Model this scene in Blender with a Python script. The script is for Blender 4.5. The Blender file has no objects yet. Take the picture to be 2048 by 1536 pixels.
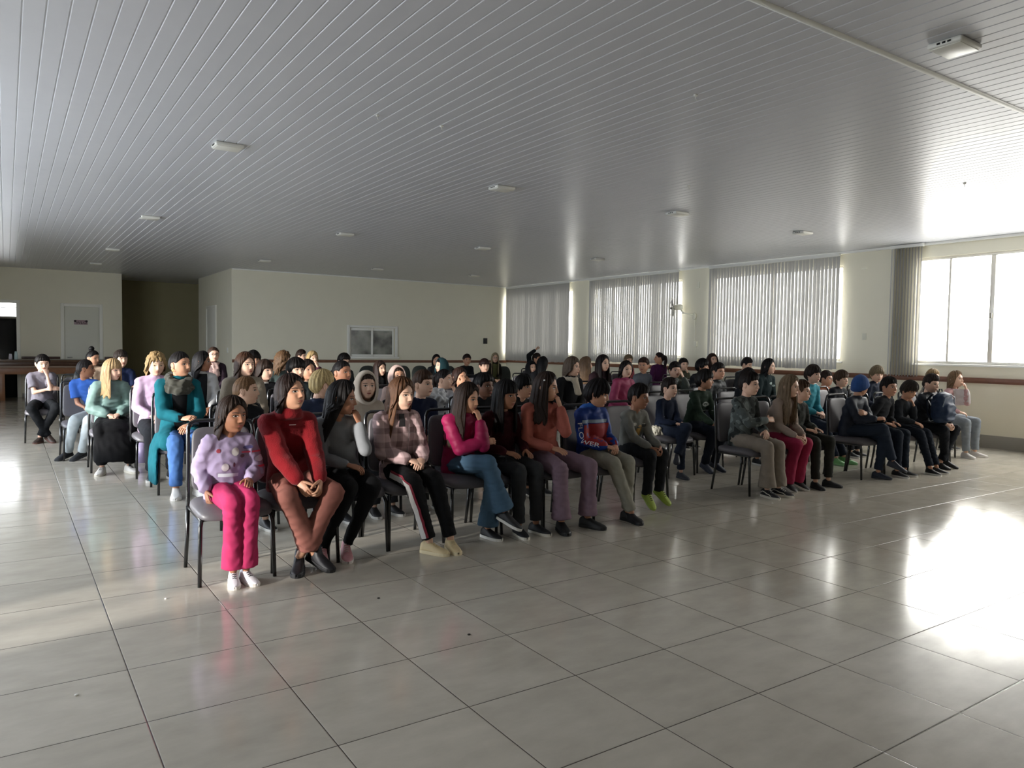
import bpy, bmesh, math, random
import numpy as np
from mathutils import Vector, Matrix, noise as mnoise
from mathutils.bvhtree import BVHTree
random.seed(7)
sc = bpy.context.scene
COL = sc.collection
PI = math.pi
# ---------------------------------------------------------------- materials
MATS = {}
def nodes(name):
    m = bpy.data.materials.new(name); m.use_nodes = True
    nt = m.node_tree; b = nt.nodes['Principled BSDF']
    return m, nt, b
def N(nt, typ, **kw):
    n = nt.nodes.new(typ)
    for k, v in kw.items():
        if k in n.inputs: n.inputs[k].default_value = v
        else: setattr(n, k, v)
    return n
def lin(c):
    return tuple(((x/12.92) if x <= .04045 else ((x+.055)/1.055)**2.4) for x in c)
def hexc(h):
    return lin(tuple(int(h[i:i+2], 16)/255 for i in (0, 2, 4)))
def plain(name, col, rough=.6, metal=0, spec=.5, noise_amt=0, nscale=30, bump=0, bscale=200, coat=0):
    key = ('p', name)
    if key in MATS: return MATS[key]
    m, nt, b = nodes(name)
    c = hexc(col) if isinstance(col, str) else col
    b.inputs['Base Color'].default_value = (*c, 1)
    b.inputs['Roughness'].default_value = rough
    b.inputs['Metallic'].default_value = metal
    b.inputs['Specular IOR Level'].default_value = spec
    if coat: b.inputs['Coat Weight'].default_value = coat
    tc = N(nt, 'ShaderNodeTexCoord')
    if noise_amt:
        nz = N(nt, 'ShaderNodeTexNoise', Scale=nscale, Detail=4.0)
        nt.links.new(tc.outputs['Object'], nz.inputs['Vector'])
        mr = N(nt, 'ShaderNodeMapRange')
        mr.inputs['To Min'].default_value = 1-noise_amt; mr.inputs['To Max'].default_value = 1+noise_amt
        nt.links.new(nz.outputs['Fac'], mr.inputs['Value'])
        mx = N(nt, 'ShaderNodeMix', data_type='RGBA', blend_type='MULTIPLY'); mx.inputs['Factor'].default_value = 1
        mx.inputs[6].default_value = (*c, 1)
        nt.links.new(mr.outputs['Result'], mx.inputs[7])
        nt.links.new(mx.outputs[2], b.inputs['Base Color'])
    if bump:
        nz2 = N(nt, 'ShaderNodeTexNoise', Scale=bscale, Detail=3.0)
        nt.links.new(tc.outputs['Object'], nz2.inputs['Vector'])
        bp = N(nt, 'ShaderNodeBump', Strength=bump, Distance=.004)
        nt.links.new(nz2.outputs['Fac'], bp.inputs['Height'])
        nt.links.new(bp.outputs['Normal'], b.inputs['Normal'])
    MATS[key] = m
    return m
def cloth(col, kind='knit'):
    key = ('c', col, kind)
    if key in MATS: return MATS[key]
    m, nt, b = nodes('cloth_%s_%s' % (kind, col))
    c = tuple(x*.8 for x in hexc(col))
    tc = N(nt, 'ShaderNodeTexCoord')
    b.inputs['Roughness'].default_value = .58 if kind in ('puffer', 'shell') else .9
    b.inputs['Specular IOR Level'].default_value = .3 if kind in ('puffer', 'shell') else .2
    if kind in ('fuzzy', 'wool'): b.inputs['Sheen Weight'].default_value = .12
    n1 = N(nt, 'ShaderNodeTexNoise', Scale=14.0, Detail=5.0)
    nt.links.new(tc.outputs['Object'], n1.inputs['Vector'])
    r = N(nt, 'ShaderNodeMapRange'); r.inputs['To Min'].default_value = .82; r.inputs['To Max'].default_value = 1.15
    nt.links.new(n1.outputs['Fac'], r.inputs['Value'])
    mx = N(nt, 'ShaderNodeMix', data_type='RGBA', blend_type='MULTIPLY'); mx.inputs['Factor'].default_value = 1
    nt.links.new(r.outputs['Result'], mx.inputs[7])
    mx.inputs[6].default_value = (*c, 1)
    if kind == 'camo':
        n3 = N(nt, 'ShaderNodeTexNoise', Scale=9.0, Detail=1.5); nt.links.new(tc.outputs['Object'], n3.inputs['Vector'])
        cr = N(nt, 'ShaderNodeValToRGB'); cr.color_ramp.interpolation = 'CONSTANT'
        e = cr.color_ramp.elements; e[0].position = 0; e[0].color = (*[x*.35 for x in c], 1); e[1].position = .45; e[1].color = (*c, 1)
        q = e.new(.56); q.color = (*[min(1, x*2.1) for x in c], 1)
        nt.links.new(n3.outputs['Fac'], cr.inputs['Fac']); nt.links.new(cr.outputs['Color'], mx.inputs[6])
    if kind == 'plaid':
        sx = N(nt, 'ShaderNodeSeparateXYZ'); nt.links.new(tc.outputs['Object'], sx.inputs[0])
        acc = None
        for o in ('X', 'Z'):
            w = N(nt, 'ShaderNodeMath', operation='MULTIPLY'); w.inputs[1].default_value = 62.; nt.links.new(sx.outputs[o], w.inputs[0])
            s = N(nt, 'ShaderNodeMath', operation='SINE'); nt.links.new(w.outputs[0], s.inputs[0])
            g = N(nt, 'ShaderNodeMath', operation='GREATER_THAN'); g.inputs[1].default_value = .25; nt.links.new(s.outputs[0], g.inputs[0])
            if acc is None: acc = g
            else:
                a = N(nt, 'ShaderNodeMath', operation='ADD'); nt.links.new(acc.outputs[0], a.inputs[0]); nt.links.new(g.outputs[0], a.inputs[1]); acc = a
        cr = N(nt, 'ShaderNodeValToRGB'); e = cr.color_ramp.elements
        e[0].color = (*[min(1, x*1.5) for x in c], 1); e[1].color = (*[x*.55 for x in (c[0], c[1]*.9, c[2]*.9)], 1)
        d = N(nt, 'ShaderNodeMath', operation='MULTIPLY'); d.inputs[1].default_value = .5; nt.links.new(acc.outputs[0], d.inputs[0])
        nt.links.new(d.outputs[0], cr.inputs['Fac']); nt.links.new(cr.outputs['Color'], mx.inputs[6])
    nt.links.new(mx.outputs[2], b.inputs['Base Color'])
    n2 = N(nt, 'ShaderNodeTexNoise', Scale={'fuzzy': 120., 'denim': 500.}.get(kind, 300.), Detail=2.0)
    nt.links.new(tc.outputs['Object'], n2.inputs['Vector'])
    bp = N(nt, 'ShaderNodeBump', Strength={'fuzzy': .8, 'puffer': .1, 'shell': .1}.get(kind, .35), Distance=.004)
    nt.links.new(n2.outputs['Fac'], bp.inputs['Height']); nt.links.new(bp.outputs['Normal'], b.inputs['Normal'])
    MATS[key] = m
    return m
def hair_mat(col):
    key = ('h', col)
    if key in MATS: return MATS[key]
    m, nt, b = nodes('hair_'+col)
    c = hexc(col)
    b.inputs['Roughness'].default_value = .52; b.inputs['Specular IOR Level'].default_value = .16
    tc = N(nt, 'ShaderNodeTexCoord'); mp = N(nt, 'ShaderNodeMapping'); mp.inputs['Scale'].default_value = (90, 90, 6)
    nz = N(nt, 'ShaderNodeTexNoise', Scale=2.2, Detail=4.0)
    nt.links.new(tc.outputs['Object'], mp.inputs['Vector']); nt.links.new(mp.outputs[0], nz.inputs['Vector'])
    cr = N(nt, 'ShaderNodeValToRGB'); e = cr.color_ramp.elements
    e[0].position = .3; e[0].color = (*[x*.4 for x in c], 1); e[1].position = .75; e[1].color = (*[min(1, x*1.3) for x in c], 1)
    nt.links.new(nz.outputs['Fac'], cr.inputs['Fac']); nt.links.new(cr.outputs['Color'], b.inputs['Base Color'])
    bp = N(nt, 'ShaderNodeBump', Strength=.7, Distance=.004)
    nt.links.new(nz.outputs['Fac'], bp.inputs['Height']); nt.links.new(bp.outputs['Normal'], b.inputs['Normal'])
    MATS[key] = m
    return m
def skin_mat(col):
    key = ('s', col)
    if key in MATS: return MATS[key]
    m, nt, b = nodes('skin_'+col)
    c = tuple(x*.93 for x in hexc(col))
    tc = N(nt, 'ShaderNodeTexCoord'); nz = N(nt, 'ShaderNodeTexNoise', Scale=22., Detail=4.)
    nt.links.new(tc.outputs['Object'], nz.inputs['Vector'])
    cr = N(nt, 'ShaderNodeValToRGB'); e = cr.color_ramp.elements
    e[0].position = .3; e[0].color = (c[0]*.95, c[1]*.86, c[2]*.84, 1); e[1].position = .7; e[1].color = (*[min(1, x*1.04) for x in c], 1)
    nt.links.new(nz.outputs['Fac'], cr.inputs['Fac']); nt.links.new(cr.outputs['Color'], b.inputs['Base Color'])
    b.inputs['Roughness'].default_value = .5; b.inputs['Specular IOR Level'].default_value = .35
    MATS[key] = m
    return m
# ---------------------------------------------------------------- mesh builder
class MB:
    def __init__(s): s.v = []; s.f = []; s.m = []; s.mi = 0
    def add(s, vs, fs, mi=None):
        o = len(s.v); s.v.extend([tuple(v) for v in vs]); k = s.mi if mi is None else mi
        for f in fs: s.f.append(tuple(i+o for i in f)); s.m.append(k)
        return s
    def box(s, x0, x1, y0, y1, z0, z1, mi=None):
        v = [(x, y, z) for z in (z0, z1) for y in (y0, y1) for x in (x0, x1)]
        return s.add(v, [(0, 2, 3, 1), (4, 5, 7, 6), (0, 1, 5, 4), (2, 6, 7, 3), (0, 4, 6, 2), (1, 3, 7, 5)], mi)
    def tube(s, pts, rad, n=12, ref=(1, 0, 0), caps=True, round_=True, mi=None):
        P = [Vector(p) for p in pts]; R = [(r, r) if not isinstance(r, (tuple, list)) else r for r in rad]
        m = len(P); secs = []
        for i in range(m):
            t = (P[min(i+1, m-1)]-P[max(i-1, 0)])
            if t.length < 1e-9: t = Vector((0, 0, 1))
            secs.append([P[i], t.normalized(), R[i]])
        if round_:
            def cap(c, t, r, sg):
                rm = min(r); o = []
                for a in (30, 60, 84):
                    a = math.radians(a)
                    o.append([c+t*(sg*rm*math.sin(a)), t, (r[0]*math.cos(a), r[1]*math.cos(a))])
                return o
            secs = cap(*secs[0], -1)[::-1]+secs+cap(*secs[-1], 1)
        rings = []; vs = []; fs = []
        rf = Vector(ref)
        for c, t, r in secs:
            y = t.cross(rf)
            if y.length < .12: y = t.cross(Vector((0, 1, 0)) if abs(rf.y) < .9 else Vector((0, 0, 1)))
            y.normalize(); x = y.cross(t).normalized()
            rings.append(len(vs))
            for k in range(n):
                a = 2*PI*k/n
                vs.append(c+x*(r[0]*math.cos(a))+y*(r[1]*math.sin(a)))
        for a, b in zip(rings, rings[1:]):
            for k in range(n):
                k2 = (k+1) % n
                fs.append((a+k, a+k2, b+k2, b+k))
        if caps:
            fs.append(tuple(rings[0]+k for k in range(n))[::-1]); fs.append(tuple(rings[-1]+k for k in range(n)))
        return s.add(vs, fs, mi)
    def ell(s, c, r, n=16, m=10, M=None, mi=None):
        vs = []; fs = []; c = Vector(c)
        for i in range(m+1):
            th = PI*i/m
            for k in range(n):
                a = 2*PI*k/n
                p = Vector((r[0]*math.sin(th)*math.cos(a), r[1]*math.sin(th)*math.sin(a), r[2]*math.cos(th)))
                vs.append(c+(M @ p if M else p))
        for i in range(m):
            for k in range(n):
                k2 = (k+1) % n
                fs.append((i*n+k, (i+1)*n+k, (i+1)*n+k2, i*n+k2))
        return s.add(vs, fs, mi)
    def torus(s, c, R, r, n=24, m=8, M=None, mi=None, sx=1, sy=1, arc=(0, 2*PI)):
        vs = []; fs = []; c = Vector(c); full = arc[1]-arc[0] > 2*PI-.01
        for i in range(n if full else n+1):
            a = arc[0]+(arc[1]-arc[0])*i/n
            for k in range(m):
                b = 2*PI*k/m
                p = Vector(((R*sx+r*math.cos(b))*math.cos(a), (R*sy+r*math.cos(b))*math.sin(a), r*math.sin(b)))
                vs.append(c+(M @ p if M else p))
        for i in range(n):
            j = (i+1) % n if full else i+1
            for k in range(m):
                k2 = (k+1) % m
                fs.append((i*m+k, j*m+k, j*m+k2, i*m+k2))
        if not full:
            fs.append(tuple(range(m))[::-1]); fs.append(tuple(n*m+k for k in range(m)))
        return s.add(vs, fs, mi)
    def merge(s, o, M=None, mi=0):
        return s.add([(M @ Vector(v)) for v in o.v] if M else o.v, o.f, None) if False else s._merge(o, M, mi)
    def _merge(s, o, M, mi):
        k0 = len(s.v)
        s.v.extend([tuple(M @ Vector(v)) if M else v for v in o.v])
        for f, k in zip(o.f, o.m): s.f.append(tuple(i+k0 for i in f)); s.m.append(k+mi)
        return s
    def mesh(s, name, mats, smooth=True):
        me = bpy.data.meshes.new(name); me.from_pydata(s.v, [], s.f)
        for m in (mats if isinstance(mats, (list, tuple)) else [mats]): me.materials.append(m)
        me.polygons.foreach_set('material_index', s.m)
        if smooth: me.polygons.foreach_set('use_smooth', [True]*len(s.f))
        me.update(); return me
def link(name, me, parent=None, **props):
    o = bpy.data.objects.new(name, me); COL.objects.link(o)
    if parent is not None: o.parent = parent
    for k, v in props.items(): o[k] = v
    return o
def obj(name, mb, mats, parent=None, smooth=True, bevel=0, seg=2, auto=None, **props):
    me = mb.mesh(name, mats, smooth)
    o = link(name, me, parent, **props)
    if bevel: do_bevel(me, bevel, seg)
    if auto is not None: sharpen(me, auto)
    return o
def do_bevel(me, w, seg=2):
    bm = bmesh.new(); bm.from_mesh(me)
    bmesh.ops.recalc_face_normals(bm, faces=bm.faces)
    es = [e for e in bm.edges if len(e.link_faces) == 2 and e.calc_face_angle(0) > .6]
    bmesh.ops.bevel(bm, geom=es, offset=w, segments=seg, affect='EDGES', profile=.5, clamp_overlap=True)
    for f in bm.faces: f.smooth = True
    bm.to_mesh(me); bm.free(); sharpen(me, 40)
def sharpen(me, deg):
    bm = bmesh.new(); bm.from_mesh(me)
    for e in bm.edges:
        if len(e.link_faces) == 2 and e.calc_face_angle(0) > math.radians(deg): e.smooth = False
    bm.to_mesh(me); bm.free()
def thing(name, label, cat, loc=(0, 0, 0), rz=0, group=None):
    o = bpy.data.objects.new(name, None); COL.objects.link(o); o.empty_display_size = .1
    o.location = loc; o.rotation_euler = (0, 0, rz); o['label'] = label; o['category'] = cat
    if group: o['group'] = group
    return o
def tag(o, label, cat, group=None):
    o['label'] = label; o['category'] = cat
    if group: o['group'] = group
    return o
def struct(name, mb, mats, label=None, smooth=False, bevel=0):
    o = obj(name, mb, mats, smooth=smooth, bevel=bevel); o['kind'] = 'structure'
    if label: o['label'] = label
    return o
def dup_tree(root):
    r = root.copy(); COL.objects.link(r)
    for ch in list(root.children):
        c = ch.copy(); COL.objects.link(c); c.parent = r
        for g in ch.children:
            d = g.copy(); COL.objects.link(d); d.parent = c
    return r
# ---------------------------------------------------------------- camera (lens about 26 mm, 1.45 m above the floor)
TILE = .55
cam = bpy.data.objects.new('camera', bpy.data.cameras.new('camera')); COL.objects.link(cam)
cam.data.sensor_width = 36; cam.data.lens = 1501.6/2048*36
cam.data.clip_start = .05; cam.data.clip_end = 300
Rv = Vector((.82919, -.55877, .01498)); Uv = Vector((.01463, .04849, .99872)); Fv = Vector((.55878, .82791, -.04838))
CP = Vector((.121825, -3.08946, 1.44903))
cam.matrix_world = Matrix(((Rv.x, Uv.x, -Fv.x, CP.x), (Rv.y, Uv.y, -Fv.y, CP.y), (Rv.z, Uv.z, -Fv.z, CP.z), (0, 0, 0, 1)))
sc.camera = cam
def ray(u, v): return Rv*((u-1024)/1501.6)-Uv*((v-768)/1501.6)+Fv
def at_y(u, v, y): d = ray(u, v); return CP+d*((y-CP.y)/d.y)
def at_z(u, v, z): d = ray(u, v); return CP+d*((z-CP.z)/d.z)
SKY_L = (1.0, 1.1, 1.22); SKY_R = (1.3, 1.26, 1.2); SKY_S = 5.0; SUN_S = .07; SUN_L = 3.2; EXPO = 1.3
# ================================================================ the hall
XR, YB, HC, XL, YF, YL = 12.79, 16.0, 3.28, -2.6, -8.0, 19.7
wall_m = plain('painted_wall', 'e6e2cf', .75, noise_amt=.03, nscale=3, bump=.08, bscale=60)
white_m = plain('white_paint', 'ecece6', .45)
olive_m = plain('olive_wall', 'a39b78', .8, noise_amt=.05, nscale=4)
rail_m = plain('rail_wood', '6f4631', .4, noise_amt=.25, nscale=18)
base_m = plain('baseboard_tile', '8f8c84', .35)
alu_m = plain('window_aluminium', 'd6d2c8', .35, metal=.2)
dark_m = plain('dark_void', '0c0c0d', .8)
def floor_material():
    m, nt, b = nodes('porcelain_floor_tiles')
    tc = N(nt, 'ShaderNodeTexCoord'); sp = N(nt, 'ShaderNodeSeparateXYZ'); nt.links.new(tc.outputs['Object'], sp.inputs[0])
    ds = []
    fl = []
    for o in 'XY':
        d = N(nt, 'ShaderNodeMath', operation='DIVIDE'); d.inputs[1].default_value = TILE; nt.links.new(sp.outputs[o], d.inputs[0])
        a = N(nt, 'ShaderNodeMath', operation='ADD'); a.inputs[1].default_value = .5; nt.links.new(d.outputs[0], a.inputs[0])
        fr = N(nt, 'ShaderNodeMath', operation='FRACT'); nt.links.new(a.outputs[0], fr.inputs[0])
        s = N(nt, 'ShaderNodeMath', operation='SUBTRACT'); s.inputs[1].default_value = .5; nt.links.new(fr.outputs[0], s.inputs[0])
        ab = N(nt, 'ShaderNodeMath', operation='ABSOLUTE'); nt.links.new(s.outputs[0], ab.inputs[0]); ds.append(ab)
        f2 = N(nt, 'ShaderNodeMath', operation='FLOOR'); nt.links.new(d.outputs[0], f2.inputs[0]); fl.append(f2)
    mn = N(nt, 'ShaderNodeMath', operation='MINIMUM'); nt.links.new(ds[0].outputs[0], mn.inputs[0]); nt.links.new(ds[1].outputs[0], mn.inputs[1])
    g = N(nt, 'ShaderNodeMapRange', clamp=True); g.inputs['From Min'].default_value = .0028; g.inputs['From Max'].default_value = .0042
    nt.links.new(mn.outputs[0], g.inputs['Value'])            # 0 in the grout, 1 on the tile
    cmb = N(nt, 'ShaderNodeCombineXYZ'); nt.links.new(fl[0].outputs[0], cmb.inputs[0]); nt.links.new(fl[1].outputs[0], cmb.inputs[1])
    wn = N(nt, 'ShaderNodeTexWhiteNoise', noise_dimensions='3D'); nt.links.new(cmb.outputs[0], wn.inputs['Vector'])
    # streaky cement look, shifted per tile
    off = N(nt, 'ShaderNodeVectorMath', operation='SCALE'); off.inputs['Scale'].default_value = 7.; nt.links.new(wn.outputs['Color'], off.inputs[0])
    ad = N(nt, 'ShaderNodeVectorMath', operation='ADD'); nt.links.new(tc.outputs['Object'], ad.inputs[0]); nt.links.new(off.outputs[0], ad.inputs[1])
    mp = N(nt, 'ShaderNodeMapping'); mp.inputs['Scale'].default_value = (2.2, 4.5, 1); nt.links.new(ad.outputs[0], mp.inputs['Vector'])
    nz = N(nt, 'ShaderNodeTexNoise', Scale=1.6, Detail=6.0, Roughness=.6); nt.links.new(mp.outputs[0], nz.inputs['Vector'])
    cr = N(nt, 'ShaderNodeValToRGB'); e = cr.color_ramp.elements
    e[0].position = .25; e[0].color = (*hexc('b0a99c'), 1); e[1].position = .8; e[1].color = (*hexc('c7c0b2'), 1)
    nt.links.new(nz.outputs['Fac'], cr.inputs['Fac'])
    tv = N(nt, 'ShaderNodeMapRange'); tv.inputs['To Min'].default_value = .95; tv.inputs['To Max'].default_value = 1.04; nt.links.new(wn.outputs['Value'], tv.inputs['Value'])
    mu = N(nt, 'ShaderNodeMix', data_type='RGBA', blend_type='MULTIPLY'); mu.inputs['Factor'].default_value = 1
    nt.links.new(cr.outputs['Color'], mu.inputs[6]); nt.links.new(tv.outputs['Result'], mu.inputs[7])
    mg = N(nt, 'ShaderNodeMix', data_type='RGBA'); mg.inputs[6].default_value = (*hexc('3a332f'), 1)
    nt.links.new(g.outputs[0], mg.inputs['Factor']); nt.links.new(mu.outputs[2], mg.inputs[7]); nt.links.new(mg.outputs[2], b.inputs['Base Color'])
    rr = N(nt, 'ShaderNodeMapRange'); rr.inputs['To Min'].default_value = .11; rr.inputs['To Max'].default_value = .17; nt.links.new(nz.outputs['Fac'], rr.inputs['Value'])
    nt.links.new(rr.outputs['Result'], b.inputs['Roughness'])
    b.inputs['Specular IOR Level'].default_value = .5
    g2 = N(nt, 'ShaderNodeMapRange', clamp=True, interpolation_type='SMOOTHSTEP'); g2.inputs['From Min'].default_value = .001; g2.inputs['From Max'].default_value = .009
    nt.links.new(mn.outputs[0], g2.inputs['Value'])
    nb = N(nt, 'ShaderNodeTexNoise', Scale=9., Detail=2.); nt.links.new(mp.outputs[0], nb.inputs['Vector'])
    ml = N(nt, 'ShaderNodeMath', operation='MULTIPLY'); ml.inputs[1].default_value = .12; nt.links.new(nb.outputs['Fac'], ml.inputs[0])
    sm = N(nt, 'ShaderNodeMath', operation='ADD'); nt.links.new(g2.outputs[0], sm.inputs[0]); nt.links.new(ml.outputs[0], sm.inputs[1])
    bp = N(nt, 'ShaderNodeBump', Strength=.5, Distance=.003); nt.links.new(sm.outputs[0], bp.inputs['Height']); nt.links.new(bp.outputs['Normal'], b.inputs['Normal'])
    return m
fl = MB(); fl.box(XL-.2, XR+.2, YF-.2, 23, -.1, 0); struct('floor', fl, floor_material(), 'grey porcelain tile floor')
# ceiling of white plastic boards, grooves run away from the camera
ceil_m = plain('pvc_boards', 'cbccd1', .33, spec=.4, noise_amt=.03, nscale=6)
cm = MB(); pitch = .112
def boards(y0, y1):
    prof = []; x = XL-.2
    while x < XR+.2:
        prof += [(x, HC+.006), (x+.0035, HC+.0055), (x+.0075, HC), (x+pitch-.005, HC), (x+pitch-.0012, HC+.004)]
        x += pitch
    prof.append((x, HC+.006))
    vs = [(a, y0, b) for a, b in prof]+[(a, y1, b) for a, b in prof]; n = len(prof)
    cm.add(vs, [(i, i+n, i+n+1, i+1) for i in range(n-1)])
for a, b in ((YF-.2, -.45), (-.45, 6.49), (6.5, 13.54), (13.55, 23.2)): boards(a, b)
cm.box(XL-.2, XR+.2, YF-.2, 23.2, HC+.02, HC+.1)
co = struct('ceiling', cm, ceil_m, 'ceiling of narrow white plastic boards'); sharpen(co.data, 20)
t = MB(); t.tube([(XL, -.46, HC+.004), (XR, -.46, HC+.004)], [(.026, .016)]*2, n=12, ref=(0, 1, 0), round_=False)
struct('trim_1', t, white_m, 'white cover strip across the ceiling boards', smooth=True)
# cove along the window wall and back wall
t = MB(); t.box(XR-.05, XR, YF, YB, HC-.045, HC); struct('trim_2', t, white_m, 'white cove strip over the window wall', bevel=.012)
t = MB(); t.box(4.72, XR-.05, YB-.03, YB, HC-.03, HC); struct('trim_3', t, white_m, 'white cove strip over the back wall', bevel=.008)
# window wall with openings (y0,y1)
OPEN = [(12.83, 15.92), (8.88, 12.02), (4.95, 8.02), (.9, 3.62), (-2.6, .2)]
Z0, Z1 = 1.29, 3.04
w = MB(); TH = .18
w.box(XR, XR+TH, YF-.2, YB+.2, -.1, Z0); w.box(XR, XR+TH, YF-.2, YB+.2, Z1, HC+.1)
ed = [YF-.2]+[q for o in sorted(OPEN) for q in o]+[YB+.2]
for a, b in zip(ed[::2], ed[1::2]): w.box(XR, XR+TH, a, b, Z0, Z1)
struct('wall_right', w, wall_m, 'cream window wall with pillars')
w = MB(); # back wall with the serving hatch opening
hx0, hx1, hz0, hz1 = 7.74, 9.09, 1.15, 1.93
w.box(4.72, hx0, YB, YB+.2, -.1, HC+.1); w.box(hx1, XR+.2, YB, YB+.2, -.1, HC+.1); w.box(hx0, hx1, YB, YB+.2, -.1, hz0); w.box(hx0, hx1, YB, YB+.2, hz1, HC+.1)
struct('wall_back', w, wall_m, 'cream back wall with a hatch window')
w = MB(); w.box(4.72, 4.9, YB+.2, 19.8, -.1, HC+.1); struct('wall_corridor', w, wall_m, 'short cream wall running into the corridor')
w = MB(); w.box(2.55, 8, 22, 22.2, -.1, HC+.1); struct('wall_recess', w, olive_m, 'dark olive wall at the end of the recess')
w = MB(); w.box(8, 8.2, YB+.2, 22.2, -.1, HC+.1); w.box(4.9, 8.2, 19.8, 20., -.1, HC+.1); struct('wall_corridor_end', w, olive_m)
w = MB(); w.box(2.55, 2.75, YL, 22, -.1, HC+.1)
w.box(-2.8, -.62, YL, YL+.2, -.1, HC+.1); w.box(.4, 1.36, YL, YL+.2, -.1, HC+.1); w.box(2.25, 2.55, YL, YL+.2, -.1, HC+.1)
w.box(-.62, .4, YL, YL+.2, 2.42, HC+.1); w.box(1.36, 2.25, YL, YL+.2, 2.38, HC+.1)
struct('wall_left', w, wall_m, 'pale wall with a door beside the recess')
# side wall on the left, outside the picture, with its windows
LWIN = [(.25, 1.1, .1, 2.1), (2.6, 6.3, .8, 2.7), (7.4, 10.8, .8, 2.6)]
w = MB(); ys = [YF-.2]
for y0, y1, z0, z1 in LWIN:
    w.box(XL-.2, XL, ys[-1], y0, -.1, HC+.1); w.box(XL-.2, XL, y0, y1, -.1, z0); w.box(XL-.2, XL, y0, y1, z1, HC+.1); ys.append(y1)
w.box(XL-.2, XL, ys[-1], YL+.2, -.1, HC+.1)
struct('wall_side', w, wall_m, 'pale side wall with windows')
w = MB(); w.box(XL-.2, XR+.2, YF-.2, YF, -.1, HC+.1); struct('wall_front', w, plain('front_wall_paint', 'a29e94', .8), 'pale wall at the screen end')
# chair rails
t = MB(); t.box(XR-.03, XR, YF, YB, 1.0, 1.085); struct('trim_4', t, rail_m, 'brown wooden rail along the window wall', bevel=.006)
t = MB(); t.box(4.72, XR-.03, YB-.03, YB, .985, 1.06); struct('trim_5', t, rail_m, 'brown wooden rail along the back wall', bevel=.006)
t = MB(); t.box(.46, 1.3, YL-.03, YL, .98, 1.04); t.box(2.32, 2.75, YL-.03, YL, .98, 1.04); struct('trim_6', t, plain('rail_dark', '43281d', .4), 'dark wooden rail on the far left wall', bevel=.005)
t = MB(); t.box(XR-.012, XR, YF, YB, 0, .2); struct('baseboard_right', t, base_m, 'grey tile baseboard', bevel=.004)
t = MB(); t.box(4.72, XR-.012, YB-.012, YB, 0, .12); struct('baseboard_back', t, base_m, bevel=.004)
t = MB(); t.box(.46, 1.3, YL-.012, YL, 0, .1); t.box(2.3, 2.75, YL-.012, YL, 0, .1); struct('baseboard_left', t, base_m, bevel=.004)
# windows on the right: aluminium sashes
glass_m, nt, b = nodes('window_glass')
for n_ in list(nt.nodes):
    if n_.type != 'OUTPUT_MATERIAL': nt.nodes.remove(n_)
tr = N(nt, 'ShaderNodeBsdfTransparent'); tr.inputs[0].default_value = (.97, .98, .98, 1); gl = N(nt, 'ShaderNodeBsdfGlossy'); gl.inputs['Roughness'].default_value = .02
mxs = N(nt, 'ShaderNodeMixShader'); mxs.inputs[0].default_value = .05
nt.links.new(tr.outputs[0], mxs.inputs[1]); nt.links.new(gl.outputs[0], mxs.inputs[2])
nt.links.new(mxs.outputs[0], [n_ for n_ in nt.nodes if n_.type == 'OUTPUT_MATERIAL'][0].inputs[0])
for wi, (y0, y1) in enumerate(OPEN):
    f = MB(); x0, x1 = XR+.04, XR+.09
    f.box(x0, x1, y0, y0+.045, Z0, Z1); f.box(x0, x1, y1-.045, y1, Z0, Z1); f.box(x0+.001, x1, y0+.045, y1-.045, Z0, Z0+.045); f.box(x0+.001, x1, y0+.045, y1-.045, Z1-.045, Z1)
    muls = [3.1, 2.46, 1.8] if wi == 3 else [y0+(y1-y0)*k/4 for k in (1, 2, 3)]
    for k, q in enumerate(muls):
        hw = .035 if (k == 1) else .018
        f.box(x0+.002, x1-.002, q-hw, q+hw, Z0+.045, Z1-.045)
    o = obj('window_%d' % (wi+1), f, alu_m, smooth=False, bevel=.006); o['kind'] = 'structure'; o['label'] = 'aluminium framed window number %d from the far corner' % (wi+1) if False else ('sliding window with aluminium frame in the window wall')
    g = MB(); g.box(x0+.02, x0+.026, y0+.04, y1-.04, Z0+.04, Z1-.04); obj('pane', g, glass_m, o, smooth=False)
    if wi == 3:
        g = MB(); g.box(x0-.03, x0, 2.44, 2.48, 2.02, 2.1); obj('latch', g, plain('latch_metal', '8d8778', .4, metal=.6), o, bevel=.004)
    s = MB(); s.box(XR-.03, XR+.04, y0-.04, y1+.04, Z0-.035, Z0); obj('window_sill', s, white_m, o, bevel=.006)
for wi, (y0, y1, z0, z1) in enumerate(LWIN):
    f = MB(); x0, x1 = XL-.12, XL-.07
    f.box(x0, x1, y0, y0+.05, z0, z1); f.box(x0, x1, y1-.05, y1, z0, z1); f.box(x0, x1, y0, y1, z0, z0+.05); f.box(x0, x1, y0, y1, z1-.05, z1)
    f.box(x0, x1, (y0+y1)/2-.03, (y0+y1)/2+.03, z0, z1)
    o = obj('window_%d' % (wi+6), f, alu_m, smooth=False, bevel=.006); o['kind'] = 'structure'; o['label'] = 'side wall window with aluminium frame'
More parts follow.
